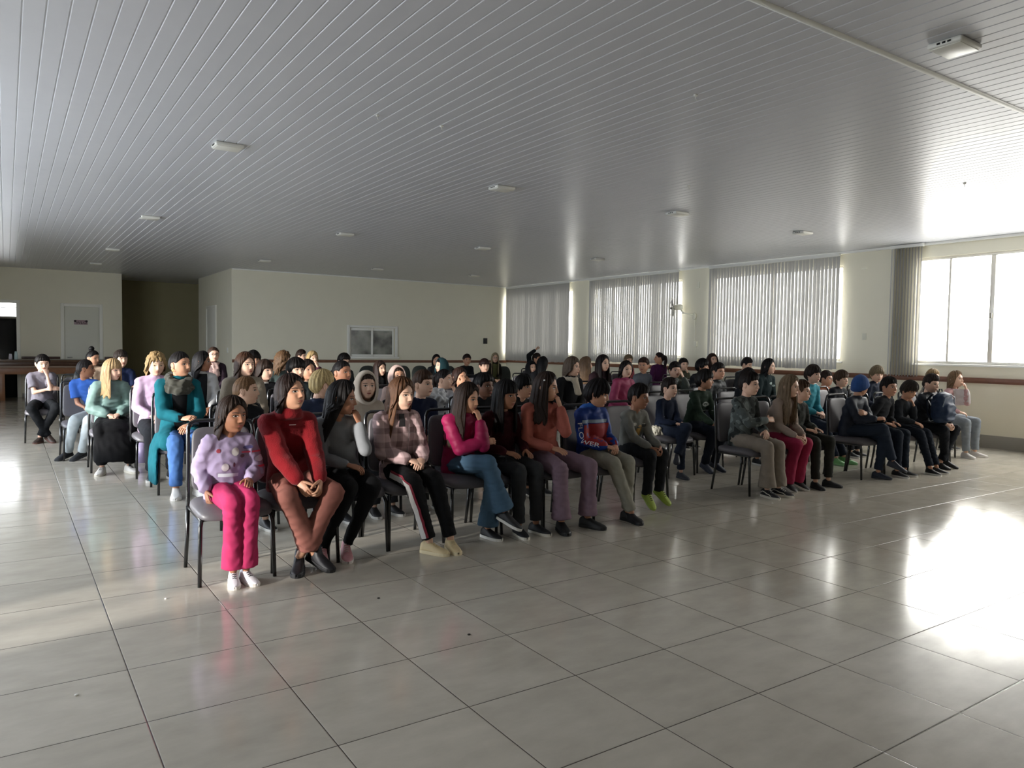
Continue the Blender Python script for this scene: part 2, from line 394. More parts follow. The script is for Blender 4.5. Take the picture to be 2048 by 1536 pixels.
# vertical blinds
bl_m, nt, b = nodes('blind_fabric')
b.inputs['Base Color'].default_value = (*hexc('b4b3b0'), 1); b.inputs['Roughness'].default_value = .8
tl = N(nt, 'ShaderNodeBsdfTranslucent'); tl.inputs[0].default_value = (*hexc('d8d6d0'), 1)
mxs = N(nt, 'ShaderNodeMixShader'); mxs.inputs[0].default_value = .022
nt.links.new(b.outputs[0], mxs.inputs[1]); nt.links.new(tl.outputs[0], mxs.inputs[2])
nt.links.new(mxs.outputs[0], [n_ for n_ in nt.nodes if n_.type == 'OUTPUT_MATERIAL'][0].inputs[0])
def blind(label, y0, y1, ztop, zbot, pitch, ang, rail_len=None):
    th = thing('vertical_blind', label, 'blind', (XR-.1, (y0+y1)/2, zbot), 0, 'vertical blinds on the window wall')
    L = y1-y0; s = MB(); n = int(L/pitch); rnd = random.Random(int(y0*100))
    for i in range(n+1):
        yc = -L/2+i*L/n; a = math.radians(ang+rnd.uniform(-3, 3)); hw = .0445; row = []
        zz0 = rnd.uniform(0, .015)
        for k in range(5):
            q = (k/4-.5)*2*hw; bulge = .006*(1-(k/2-1)**2)
            row.append((q*math.sin(a)+bulge*math.cos(a), yc+q*math.cos(a)-bulge*math.sin(a)))
        vs = [(x, y, z) for z in (zz0, .05, ztop-zbot-.03) for x, y in row]
        s.add(vs, [(j*5+k, j*5+k+1, j*5+k+6, j*5+k+5) for j in range(2) for k in range(4)])
    obj('slats', s, bl_m, th)
    r = MB(); r.box(-.03, .03, -L/2-.03, L/2+.03, ztop-zbot-.03, ztop-zbot+.025); obj('head_rail', r, white_m, th, bevel=.006)
    c = MB(); c.tube([(-.03, L/2-.06, ztop-zbot), (-.03, L/2-.06, .25)], [.002]*2, n=6, round_=False); obj('pull_cord', c, white_m, th)
    return th
blind('grey vertical blind closed over the window nearest the far corner', 12.88, 15.88, 3.235, 1.06, .078, 3)
blind('grey vertical blind closed over the window behind the wall fan', 8.93, 11.98, 3.23, 1.12, .078, 7)
blind('grey vertical blind closed over the window next to the open bright one', 5.0, 7.98, 3.225, 1.13, .078, 11)
blind('grey vertical blind drawn aside at the edge of the bright open window', 3.5, 4.0, 3.25, 1.06, .05, 48)
# serving hatch in the back wall
h = MB(); x0, x1, z0, z1 = 7.68, 9.15, 1.1, 1.985
h.box(x0, x0+.07, YB-.03, YB+.02, z0+.05, z1); h.box(x1-.07, x1, YB-.03, YB+.02, z0+.05, z1); h.box(x0+.07, x1-.07, YB-.028, YB+.02, z1-.06, z1); h.box(x0-.02, x1+.03, YB-.06, YB+.02, z0-.01, z0+.05)
ho = obj('window_10', h, white_m, smooth=False, bevel=.006); ho['kind'] = 'structure'; ho['label'] = 'white framed sliding hatch window in the back wall'
fz, nt, b = nodes('frosted_pane')
b.inputs['Roughness'].default_value = .22
tc = N(nt, 'ShaderNodeTexCoord'); nz = N(nt, 'ShaderNodeTexNoise', Scale=3.2, Detail=3.); nt.links.new(tc.outputs['Object'], nz.inputs['Vector'])
cr = N(nt, 'ShaderNodeValToRGB'); e = cr.color_ramp.elements; e[0].position = .35; e[0].color = (*hexc('3f403b'), 1); e[1].position = .68; e[1].color = (*hexc('8d8e84'), 1)
nt.links.new(nz.outputs['Fac'], cr.inputs['Fac']); nt.links.new(cr.outputs['Color'], b.inputs['Base Color'])
for k in (0, 1):
    a, c = (7.75, 8.44) if k == 0 else (8.38, 9.08); yy = YB+.03+.03*k
    s = MB(); s.box(a, a+.06, yy, yy+.03, 1.15, 1.92); s.box(c-.06, c, yy, yy+.03, 1.15, 1.92); s.box(a+.06, c-.06, yy+.001, yy+.03, 1.15, 1.21); s.box(a+.06, c-.06, yy+.001, yy+.03, 1.85, 1.92)
    so = obj('sash', s, white_m, ho, smooth=False, bevel=.004)
    g = MB(); g.box(a+.06, c-.06, yy+.012, yy+.018, 1.21, 1.85); obj('pane', g, fz, so, smooth=False)
# kitchen seen dimly behind the hatch
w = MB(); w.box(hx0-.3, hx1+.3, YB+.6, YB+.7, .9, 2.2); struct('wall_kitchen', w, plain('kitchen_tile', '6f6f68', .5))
d = MB(); d.box(11.945, 12.075, YB-.035, YB, 1.55, 1.72); o = obj('wall_switch_box', d, plain('black_box', '17181c', .4), bevel=.008)
tag(o, 'small black box mounted on the back wall near the corner', 'switch box')
# doors at the left end
def door(name, label, x0, x1, z1, y, wall_gap=.0):
    f = MB(); f.box(x0-.06, x0+.02, y-.03, y+.06, 0, z1+.06); f.box(x1-.02, x1+.06, y-.03, y+.06, 0, z1+.06); f.box(x0+.02, x1-.02, y-.029, y+.06, z1-.02, z1+.058)
    o = obj(name, f, plain('door_frame_paint', 'f0efe6', .4), smooth=False, bevel=.005); o['kind'] = 'structure'; o['label'] = label
    return o
d2 = door('door_2', 'white door with a small sign', 1.38, 2.23, 2.37, YL)
l = MB(); l.box(1.4, 2.21, YL+.03, YL+.07, -.01, 2.35); obj('door_leaf', l, plain('door_leaf_paint', 'dcdcd0', .5), d2, bevel=.004)
l = MB(); l.tube([(1.47, YL+.03, 1.02), (1.47, YL-.02, 1.02), (1.57, YL-.02, 1.02)], [.009]*3, n=8); obj('door_handle', l, plain('door_chrome', '9a9a98', .3, metal=1), d2)
sg = thing('door_sign', 'small dark lettered sign on the white door', 'sign', (1.78, YL+.028, 1.945))
s = MB(); s.box(-.155, .155, -.006, 0, -.06, .06); obj('sign_plate', s, plain('sign_pink', 'a48d93', .5), sg, bevel=.003)
s = MB(); s.ell((-.13, -.008, .03), (.03, .004, .026)); s.ell((.13, -.008, .03), (.03, .004, .026)); obj('sign_motif', s, plain('sign_ink', '2b1d28', .6), sg)
def text_mesh(txt, size, ext=.002):
    cu = bpy.data.curves.new('lettering', 'FONT'); cu.body = txt; cu.size = size; cu.align_x = 'CENTER'; cu.align_y = 'CENTER'; cu.extrude = ext; cu.resolution_u = 3
    o = bpy.data.objects.new('tmp', cu); COL.objects.link(o)
    me = bpy.data.meshes.new_from_object(o.evaluated_get(bpy.context.evaluated_depsgraph_get()))
    bpy.data.objects.remove(o); bpy.data.curves.remove(cu); return me
me = text_mesh('WLO', .095); me.materials.append(MATS[('p', 'sign_ink')]); o = link('sign_lettering', me, sg); o.location = (.01, -.008, -.012); o.rotation_euler = (PI/2, 0, 0); o.scale = (1.15, 1, 1)
d1 = door('door_1', 'dark doorway with a bright transom pane', -.6, .38, 2.4, YL)
l = MB(); l.box(-.58, .36, YL+.03, YL+.08, .0, 2.0); obj('door_leaf', l, plain('doorway_shade', '131314', .5), d1)  # near-black panel stands in for the unlit interior of the doorway
l = MB(); l.box(-.58, .36, YL+.02, YL+.08, 1.99, 2.05); l.box(-.58, .36, YL+.03, YL+.06, 2.26, 2.28); l.box(.06, .1, YL+.02, YL+.08, 2.05, 2.38) if False else None
obj('transom_bar', l, plain('transom_bar_paint', '777268', .5), d1)
d3 = MB(); d3.box(4.69, 4.72, 17.6, 17.67, 0, 2.45); d3.box(4.69, 4.72, 18.66, 18.73, 0, 2.45); d3.box(4.691, 4.72, 17.67, 18.66, 2.38, 2.45); d3.box(4.705, 4.72, 17.67, 18.66, 0, 2.38)
o = obj('door_3', d3, plain('door_frame_paint', 'f0efe6', .4), smooth=False, bevel=.003); o['kind'] = 'structure'; o['label'] = 'white door in the short corridor wall'
s = MB(); s.box(4.705, 4.72, 16.38, 16.46, 1.22, 1.34); o = obj('light_switch', s, white_m, bevel=.003); tag(o, 'white light switch on the short wall by the corner', 'switch')
# ceiling lights
lp = plain('lamp_case', 'd9d8d0', .4); lf = plain('lamp_face', 'e6e5dc', .35)
GRID = [(4.8, -.78, .26, 'nearest white square ceiling light, right under the ceiling strip'),
 (1.85, 4.22, .25, 'white square ceiling light nearest the left, above the front rows'), (4.85, 4.18, .25, 'white square ceiling light above the middle of the front rows'),
 (7.57, 4.07, .25, 'white square ceiling light in the front line, third from the left'), (10.24, 4.03, .25, 'white square ceiling light in the front line, next to the blinds'),
 (1.9, 9.05, .25, 'white ceiling light leftmost of the second line back'), (4.77, 8.75, .25, 'white ceiling light second from left in the second line back'),
 (7.42, 8.75, .25, 'white ceiling light third from left in the second line back'), (10.1, 8.67, .25, 'white ceiling light in the second line back, next to the blinds'),
 (1.9, 13.72, .25, 'white ceiling light leftmost of the third line back'), (4.85, 13.66, .25, 'white ceiling light in the third line back, before the cream corner'),
 (7.48, 13.6, .25, 'white ceiling light above the hatch window'), (10.05, 13.4, .25, 'white ceiling light in the third line back, nearest the far corner'),
 (1.9, 17.05, .25, 'white ceiling light farthest away, before the door with the sign')]
proto = None
for x, y, s_, lab in GRID:
    if proto is None:
        proto = thing('ceiling_light', lab, 'ceiling light', (x, y, HC), 0, 'square ceiling lights')
        q = MB(); q.box(-.125, .125, -.1, .1, -.035, 0); obj('lamp_case', q, lp, proto, bevel=.014, seg=3)
        q = MB(); q.box(-.11, .11, -.086, .086, -.039, -.034); obj('diffuser', q, lf, proto, bevel=.003)
        q = MB()
        for k in (-.03, 0, .03): q.box(-.129, -.124, k-.009, k+.009, -.024, -.014)
        obj('vent_slots', q, dark_m, proto)
    else:
        r = dup_tree(proto); r.location = (x, y, HC); r['label'] = lab
for (x, y), lab in zip(((4.25, .73), (6.45, 2.83), (8.66, .96), (2.6, 2.55), (3.15, 2.5)), ('small white ceiling hook near the middle', 'small pale ceiling hook reflecting the windows', 'small ceiling hook by the bright window', 'small dull ceiling mark plate left of middle', 'second small ceiling mark plate left of middle')):
    q = MB(); q.tube([(0, 0, 0), (0, 0, -.012)], [.016, .013], n=12, round_=False); q.tube([(0, 0, -.01), (0, 0, -.03), (.015, 0, -.036)], [.003]*3, n=6)
    o = obj('ceiling_hook', q, lp); o.location = (x, y, HC); tag(o, lab, 'hook', 'small ceiling hooks')
# wall fan
fan = thing('wall_fan', 'white wall fan on the pillar between two blinds', 'fan', (XR, 8.5, 2.3))
f_w = plain('fan_white', 'e9e7d6', .4); f_g = plain('fan_grey', '6b6865', .45)
q = MB(); q.ell((-.03, -.02, -.1), (.035, .06, .08)); q.tube([(-.03, -.02, -.08), (-.1, .05, -.05), (-.2, .14, -.03)], [.018]*3, n=10); obj('bracket', q, f_w, fan)
hubc = Vector((-.24, .24, .1)); ax = Vector((-.75, .62, -.12)).normalized()
q = MB(); q.tube([hubc-ax*.02, hubc+ax*.1], [.075, .055], n=16); q.tube([hubc, (-.2, .14, -.03)], [.02]*2, n=8); obj('motor_housing', q, f_w, fan)
rot = ax.to_track_quat('Z', 'Y').to_matrix()
q = MB()
for k in range(3):
    a = 2*PI*k/3; d_ = rot @ Vector((math.cos(a), math.sin(a), 0)); e_ = rot @ Vector((-math.sin(a), math.cos(a), 0))
    c0 = hubc+ax*.13
    vs = [c0+d_*.03-e_*.03-ax*.012, c0+d_*.03+e_*.03+ax*.012, c0+d_*.12-e_*.06-ax*.02, c0+d_*.12+e_*.06+ax*.02, c0+d_*.2-e_*.055-ax*.02, c0+d_*.2+e_*.055+ax*.02]
    q.add(vs+[v+ax*.004 for v in vs], [(0, 1, 3, 2), (2, 3, 5, 4), (6, 8, 9, 7), (8, 10, 11, 9), (0, 6, 7, 1), (4, 5, 11, 10), (0, 2, 8, 6), (2, 4, 10, 8), (1, 7, 9, 3), (3, 9, 11, 5)])
q.tube([hubc+ax*.09, hubc+ax*.17], [.035, .025], n=12)
obj('blades', q, f_g, fan)
q = MB()
for rr_, oo in ((.235, .12), (.2, .185), (.2, .06), (.12, .205), (.06, .21)): q.torus(hubc+ax*oo, rr_, .002, n=36, m=5, M=rot)
for k in range(18):
    a = 2*PI*k/18; d_ = rot @ Vector((math.cos(a), math.sin(a), 0))
    q.tube([hubc+ax*.21+d_*.05, hubc+ax*.185+d_*.2, hubc+ax*.12+d_*.237, hubc+ax*.06+d_*.2, hubc+ax*.04+d_*.08], [.0015]*5, n=4, round_=False)
obj('guard', q, plain('fan_wire', 'd8d6c8', .35), fan)
q = MB(); q.tube([(-.008, -.04, -.15), (-.008, -.045, -.66)], [.009]*2, n=8, round_=False); obj('cable_duct', q, f_w, fan)
sw = thing('fan_switch', 'white switch box below the wall fan', 'switch', (XR, 8.43, 1.52))
q = MB(); q.box(-.03, 0, -.04, .04, 0, .13); obj('switch_box', q, f_w, sw, bevel=.006); q = MB(); q.tube([(-.008, 0, 0), (-.008, .005, -.16)], [.006]*2, n=8); obj('cable', q, f_w, sw)
q = MB(); q.box(XR-.012, XR, 4.5, 4.6, 2.93, 2.96); o = obj('wall_bracket', q, f_w, bevel=.003); tag(o, 'small white bracket high on the pillar beside the drawn blind', 'bracket')
q = MB(); q.box(XR-.015, XR, 8.36, 8.4, 2.82, 2.96); q.box(XR-.02, XR, 8.36, 8.46, 2.82, 2.835); o = obj('wall_bracket', q, f_w, bevel=.003); tag(o, 'small white bracket on the pillar above the wall fan', 'bracket')
q = MB(); q.box(XR-.012, XR, 4.46, 4.54, 1.68, 1.8); o = obj('wall_socket', q, plain('socket_cream', 'd2d2c2', .5), bevel=.004); tag(o, 'cream socket plate on the pillar beside the drawn blind', 'socket')
# long counter table at the far left
ct = thing('counter_table', 'long dark wooden counter table at the far left by the door', 'table', (1.0, 19.0, 0))
wd = plain('counter_wood', '4d3324', .25, noise_amt=.3, nscale=9, coat=.3); wl = plain('counter_apron', '8a5f42', .35, noise_amt=.25, nscale=9)
q = MB(); q.box(-2.2, 1.35, -.6, .5, .925, .985); obj('tabletop', q, plain('counter_top', '5b4636', .18, noise_amt=.2, nscale=9), ct, bevel=.008)
q = MB(); q.box(-2.16, 1.31, -.57, .47, .83, .925); obj('rail', q, wd, ct, bevel=.006)
q = MB(); q.box(-2.2, 1.35, -.6, .5, .79, .83); obj('edge_moulding', q, plain('counter_edge_highlight', '9b8878', .15, coat=.5), ct, bevel=.006)  # paler than the wood: the highlight along this edge is put into its colour
q = MB(); q.box(-2.12, 1.27, -.54, .44, .63, .79); obj('apron', q, wl, ct, bevel=.004)
for x_ in (-2.05, -.95, 1.15):
    for y_ in (-.5, .36):
        q = MB(); q.box(x_-.05, x_+.05, y_-.05, y_+.05, 0, .65); obj('leg', q, wl, ct, bevel=.006)
for x_, h_, c_, lab in ((.22, .135, 'd9d6e2', 'shorter stack of white plastic cups on the counter table'), (.33, .195, 'c9dfe2', 'taller stack of pale blue cups on the counter table')):
    q = MB(); zz = [(0, .031)]
    k = 0
    q.tube([(0, 0, 0), (0, 0, h_*.55), (0, 0, h_)], [.038, .036, .026], n=20, round_=False)
    for k in range(6): q.torus((0, 0, h_*(.08+.075*k)), .039-.0003*k, .0022, n=20, m=6)
    o = obj('cup_stack', q, plain('cup_'+c_, c_, .4)); o.location = (x_, 18.62, .985); tag(o, lab, 'cups')
# ---------------------------------------------------------------- light
wd_ = bpy.data.worlds.new('sky'); sc.world = wd_; wd_.use_nodes = True; nt = wd_.node_tree
bg = nt.nodes['Background']; tc = N(nt, 'ShaderNodeTexCoord'); sp = N(nt, 'ShaderNodeSeparateXYZ'); nt.links.new(tc.outputs['Generated'], sp.inputs[0])
mr = N(nt, 'ShaderNodeMapRange', clamp=True); mr.inputs['From Min'].default_value = -.6; mr.inputs['From Max'].default_value = .6; nt.links.new(sp.outputs['X'], mr.inputs['Value'])
cr = N(nt, 'ShaderNodeValToRGB'); e = cr.color_ramp.elements; e[0].color = (SKY_L[0], SKY_L[1], SKY_L[2], 1); e[1].color = (SKY_R[0], SKY_R[1], SKY_R[2], 1)
nt.links.new(mr.outputs['Result'], cr.inputs['Fac'])
# ground below the horizon is darker than the sky
mz = N(nt, 'ShaderNodeMapRange', clamp=True); mz.inputs['From Min'].default_value = -.25; mz.inputs['From Max'].default_value = .05; mz.inputs['To Min'].default_value = .55; nt.links.new(sp.outputs['Z'], mz.inputs['Value'])
vm = N(nt, 'ShaderNodeVectorMath', operation='SCALE'); nt.links.new(cr.outputs['Color'], vm.inputs[0]); nt.links.new(mz.outputs['Result'], vm.inputs['Scale'])
nt.links.new(vm.outputs[0], bg.inputs['Color']); bg.inputs['Strength'].default_value = SKY_S
def portal(x, y, z, sy, sz, rot):
    l = bpy.data.lights.new('daylight_portal', 'AREA'); l.shape = 'RECTANGLE'; l.size = sz; l.size_y = sy; l.cycles.is_portal = True
    o = bpy.data.objects.new('daylight_portal', l); COL.objects.link(o); o.location = (x, y, z); o.rotation_euler = rot
for y0, y1 in OPEN: portal(XR+.17, (y0+y1)/2, (Z0+Z1)/2, y1-y0, Z1-Z0, (0, PI/2, 0))
for y0, y1, z0, z1 in LWIN: portal(XL-.19, (y0+y1)/2, (z0+z1)/2, y1-y0, z1-z0, (0, -PI/2, 0))
def sun(name, az, el, strength, ang, col):
    l = bpy.data.lights.new(name, 'SUN'); l.energy = strength; l.angle = math.radians(ang); l.color = col
    o = bpy.data.objects.new(name, l); COL.objects.link(o)
    d = Vector((math.sin(math.radians(az))*math.cos(math.radians(el)), math.cos(math.radians(az))*math.cos(math.radians(el)), math.sin(math.radians(el))))
    o.rotation_euler = d.to_track_quat('Z', 'Y').to_euler()
sun('hazy_sun', 66, 13.5, SUN_S, 4, (1, .95, .86))
sun('low_sunlight_reflected_from_the_left', 255, 9, SUN_L, 3, (1, .96, .9))
vs_ = sc.view_settings; vs_.view_transform = 'Standard'; vs_.look = 'None'; vs_.gamma = 1; vs_.use_curve_mapping = False; vs_.exposure = EXPO
sc.cycles.use_denoising = True; sc.cycles.max_bounces = 8; sc.cycles.diffuse_bounces = 5; sc.cycles.glossy_bounces = 4
sc.cycles.transparent_max_bounces = 12; sc.cycles.sample_clamp_indirect = 8; sc.cycles.caustics_reflective = False; sc.cycles.caustics_refractive = False
# ================================================================ chairs
ch_b = plain('chair_tube_black', '0e0f11', .22, spec=.6, coat=.3)
ch_g = plain('chair_vinyl_grey', '5f5c60', .42, noise_amt=.06, nscale=25, bump=.06, bscale=400)
ch_g2 = plain('chair_cloth_grey', '6b6b66', .8, noise_amt=.08, nscale=25, bump=.2, bscale=600)
ch_d = plain('chair_cloth_dark', '2c322f', .85, noise_amt=.1, nscale=25, bump=.2, bscale=500)
def sell(mb, c, r, e1, e2, n=28, m=16, fn=None):
    def p(w, e): return math.copysign(abs(w)**e, w)
    vs = []; fs = []
    for i in range(m+1):
        f = -PI/2+PI*i/m
        for k in range(n):
            a = 2*PI*k/n
            v = Vector((r[0]*p(math.cos(f), e1)*p(math.cos(a), e2), r[1]*p(math.cos(f), e1)*p(math.sin(a), e2), r[2]*p(math.sin(f), e1)))
            if fn: v = fn(v)
            vs.append(Vector(c)+v)
    for i in range(m):
        for k in range(n):
            k2 = (k+1) % n; fs.append((i*n+k, i*n+k2, (i+1)*n+k2, (i+1)*n+k))
    return mb.add(vs, fs)
def chair_parts(round_back=False, pad=None):
    pad = pad or ch_g
    root = thing('banquet_chair', 'chair', 'chair')
    s = MB()
    def sf(v):
        z = v.z - .035*max(0, (-v.y-.12)/.12)**2 - .01*max(0, (abs(v.x)-.13)/.09)**2
        return Vector((v.x*(1-.06*(v.y+.2)/.4), v.y, z))
    sell(s, (0, -.005, .435), (.228, .238, .036), .55, .38, fn=sf); obj('seat', s, pad, root)
    s = MB(); R = Matrix.Rotation(math.radians(-6), 3, 'X')
    if round_back:
        def bf(v):
            w = .225*(1-.25*max(0, -v.z/.24)**2)
            v = Vector((v.x*w/.225, v.y+.5*v.x*v.x, v.z)); return R @ v
        sell(s, (0, .235, .72), (.225, .028, .25), .75, .8, fn=bf)
    else:
        def bf(v):
            v = Vector((v.x*(1-.04*v.z/.2), v.y-.25*v.x*v.x, v.z)); return R @ v
        sell(s, (0, .232, .70), (.188, .026, .205), .3, .42, fn=bf)
    obj('backrest', s, pad, root)
    f = MB()
    if not round_back:
        pts = []
        for sg in (-1,):
            pts = [(-.212, .205, .40), (-.208, .225, .62), (-.203, .243, .86), (-.199, .249, .905), (-.185, .253, .934), (-.155, .255, .947)]
        pts += [(-x, y, z) for x, y, z in pts[::-1]]
        f.tube(pts, [.0125]*len(pts), n=10)
    else:
        for sg in (-1, 1): f.tube([(sg*.15, .2, .38), (sg*.15, .23, .55), (sg*.13, .24, .7)], [.012]*3, n=8)
    obj('back_frame', f, ch_b, root)
    f = MB(); f.tube([(-.205, -.19, .392), (-.212, .205, .4), (.212, .205, .4), (.205, -.19, .392), (-.205, -.19, .392)], [.011]*5, n=8); obj('seat_frame', f, ch_b, root)
    for sg in (-1, 1):
        l = MB(); l.tube([(sg*.185, -.17, .395), (sg*.204, -.197, .385), (sg*.212, -.208, .35), (sg*.22, -.228, 0)], [.0125, .013, .0135, .012], n=10, round_=False); obj('leg', l, ch_b, root)
        l = MB(); l.tube([(sg*.212, .2, .41), (sg*.216, .215, .2), (sg*.222, .245, 0)], [.0125, .013, .012], n=10, round_=False); obj('leg', l, ch_b, root)
    return root
CH = {}
def put_chair(x, y, rz, label, kind='v', group='grey banquet chairs in the audience rows'):
    if kind not in CH:
        CH[kind] = r = chair_parts(kind == 'r', {'v': ch_g, 'f': ch_g2, 'r': ch_d}[kind])
    else: r = dup_tree(CH[kind])
    r.location = (x, y, 0); r.rotation_euler = (0, 0, rz); r['label'] = label; r['group'] = group
    return r
# ================================================================ people
def sstep(x, a=0., b=1.):
    x = np.clip((x-a)/(b-a), 0, 1); return x*x*(3-2*x)
HH = .113
def head_base(t, a):
    """skull without features: t height -1..1, a angle from the front; returns x, forward, z"""
    t = np.asarray(t, float); a = np.asarray(a, float)
    rho = np.where(t < 0, (1-np.abs(t)**2.6)**(1/2.6), np.sqrt(np.maximum(0, 1-t**2)))
    w = .081*(1-.2*np.clip(-t, 0, 1)**1.7)
    ca = np.cos(a)
    fr = np.where(ca > 0, .089, .101*(1-.5*sstep(-t, .15, .95)))
    return w*rho*np.sin(a), fr*rho*ca - .004, t*HH
def head_geo(nt, na):
    i = np.arange(nt+1)/nt
    th = PI*i
    t = np.cos(th)
    aa = np.arange(na)/na*2*PI
    aa = aa-.38*np.sin(aa)                       # more columns at the front
    T, A = np.meshgrid(t, aa, indexing='ij')
    x, f, z = head_base(T, A)
    front = sstep(np.cos(A), .05, .45)
    g = lambda x0, z0, sx, sz: np.exp(-((x-x0)/sx)**2-((z-z0)/sz)**2)
    d = 0*x
    nz = np.clip((.022-z)/.052, 0, 1); prof = np.where(z > -.031, .003+.021*nz**1.2, .024*np.clip(1-(-.031-z)/.011, 0, 1))
    prof = np.where(z > .022, 0, prof)
    d += prof*np.exp(-(x/(.0085+.005*nz))**2)
    for s in (-1, 1):
        d += .004*g(s*.0125, -.033, .006, .008)
        d -= .0095*g(s*.031, .005, .017, .0125)
        d += .004*g(s*.03, .023, .02, .008)
        d += .004*g(s*.044, -.022, .018, .016)
        d += .006*g(s*.04, -.05, .022, .025)
    d += .007*g(0, -.06, .026, .018)+.003*g(0, -.054, .017, .0045)+.0035*g(0, -.0655, .015, .005)-.003*g(0, -.060, .02, .0022)-.003*g(0, -.077, .018, .005)
    d += .02*g(0, -.1, .032, .02)
    f = f+d*front
    v = np.stack([x, -f, z], -1).reshape(-1, 3)
    fs = []
    for r in range(nt):
        for c in range(na):
            c2 = (c+1) % na
            fs.append((r*na+c, r*na+c2, (r+1)*na+c2, (r+1)*na+c)[::-1])
    return v, fs
HEADS = {}
def head_mb(lod):
    """materials: 0 skin 1 eye white 2 iris 3 lips 4 brows and lashes"""
    if lod in HEADS: return HEADS[lod]
    mb = MB(); v, fs = head_geo(*[(88, 104), (52, 64), (34, 44)][lod])
    mb.add(v, fs, 0)
    bv = BVHTree.FromPolygons([Vector(p) for p in v], fs)
    def hit(x, z, off):
        r = bv.ray_cast(Vector((x, -.4, z)), Vector((0, 1, 0)))
        return Vector((x, r[0].y-off, z)) if r[0] is not None else Vector((x, -.06, z))
    def patch(fn, nu, nv, off, mi):
        g = [[hit(*fn(i/nu, j/nv), off(i/nu, j/nv) if callable(off) else off) for i in range(nu+1)] for j in range(nv+1)]
        vs = [p for r in g for p in r]
        mb.add(vs, [(j*(nu+1)+i, j*(nu+1)+i+1, (j+1)*(nu+1)+i+1, (j+1)*(nu+1)+i) for j in range(nv) for i in range(nu)], mi)
    n = [12, 8, 6][lod]
    for s in (-1, 1):
        cx, cz = s*.0315, .004
        bow = lambda u: math.sin(PI*min(1, max(0, u)))**.7
        patch(lambda u, w: (cx+(u-.5)*.031, cz+(w-.42)*.0125*bow(u)+s*(u-.5)*.002), n, 4, lambda u, w: .0012+.003*bow(u)*math.sin(PI*w), 1)
        rr = .0066
        vs = [hit(cx, cz+.0006, .0052)]
        for q in range(12):
            a = 2*PI*q/12; vs.append(hit(cx+rr*math.cos(a), cz+.0006+min(.0052, max(-.0048, rr*math.sin(a))), .0047))
        mb.add(vs, [(0, 1+q, 1+(q+1) % 12) for q in range(12)], 2)
        patch(lambda u, w: (cx+(u-.5)*.034, cz+.5*.0128*bow(u)+.0005+(w-.3)*.0034), n, 1, .0046, 4)
        patch(lambda u, w: (cx+s*.002+(u-.5)*.038, cz+.0185+.0055*math.sin(PI*(.15+.7*u))+(w-.5)*.0058*(.35+.65*math.sin(PI*(.1+.8*u)))), n, 2, .0022, 4)
        M = Matrix.Rotation(s*math.radians(-14), 3, 'Z') @ Matrix.Rotation(math.radians(-10), 3, 'X')
        mb.ell((s*.082, .012, -.012), (.0085, .018, .031), 10 if lod else 16, 8, M, 0)
        mb.torus((s*.0855, .013, -.006), .014, .0045, 12, 6, M @ Matrix.Rotation(PI/2, 3, 'Y'), 0, sx=1.5)
    up = lambda u: math.sin(PI*u)**.8
    patch(lambda u, w: ((u-.5)*.044, -.0595+w*.0068*up(u)*(1-.22*math.exp(-((u-.5)/.07)**2))), n+2, 2, lambda u, w: .0012+.0018*up(u)*math.sin(PI*w), 3)
    patch(lambda u, w: ((u-.5)*.04, -.0605-w*.0078*up(u)), n+2, 2, lambda u, w: .0012+.0025*up(u)*math.sin(PI*w), 3)
    patch(lambda u, w: ((u-.5)*.042, -.0606+w*.0013), n, 1, .0022, 4)
    HEADS[lod] = mb
    return mb
def interp(tab, a):
    a = abs(a)
    return float(np.interp(a, [p[0] for p in tab], [p[1] for p in tab]))
BACK = [(95, .022), (112, -.03), (140, -.066), (180, -.072)]
STY = {
 'short': dict(L=[(0, .052), (35, .048), (55, .038), (66, .0), (74, -.012), (80, .012)]+BACK, th=.02, top=1.5),
 'fringe': dict(L=[(0, .03), (30, .032), (50, .028), (66, -.005), (74, -.014), (80, .01)]+BACK, th=.021, top=1.3, jag=.012),
 'mop': dict(L=[(0, .028), (45, .022), (60, -.0), (75, -.025), (95, -.03), (140, -.085), (180, -.09)], th=.026, top=1.25, jag=.014),
 'buzz': dict(L=[(0, .06), (35, .055), (55, .045), (66, .01), (74, -.005), (80, .015)]+BACK, th=.008, top=1.1),
 'flat': dict(L=[(0, .05), (40, .05), (57, .04), (66, .005), (80, .015)]+BACK, th=.015, top=2.0),
 'tied': dict(L=[(0, .068), (35, .06), (58, .035), (72, .012), (85, .018)]+BACK, th=.013, top=1.0),
 'long': dict(L=[(0, .078), (22, .066), (42, .042), (56, .018), (63, -.01), (69, -1)], th=.019, hang=-.30),
 'longer': dict(L=[(0, .078), (22, .066), (42, .04), (54, .015), (60, -.01), (66, -1)], th=.021, hang=-.40),
 'waist': dict(L=[(0, .078), (22, .066), (42, .04), (54, .015), (60, -.01), (66, -1)], th=.022, hang=-.5),
 'bangs': dict(L=[(0, .024), (38, .026), (54, .012), (60, -.02), (66, -1)], th=.021, hang=-.30, jag=.006),
 'bob': dict(L=[(0, .07), (25, .058), (45, .035), (58, .01), (65, -1)], th=.024, hang=-.135, jag=.012),
 'curly': dict(L=[(0, .062), (25, .052), (45, .035), (58, .01), (65, -1)], th=.026, hang=-.17, jag=.03, wav=2.2),
 'hood': dict(L=[(0, .083), (30, .074), (48, .035), (56, -.03), (63, -.1), (72, -.18), (180, -.2)], th=.03, hang=None, flare=.22, cloth=True),
 'beanie': dict(L=[(0, .036), (50, .028), (90, -.018), (180, -.055)], th=.028, top=1.25, cloth=True),
}
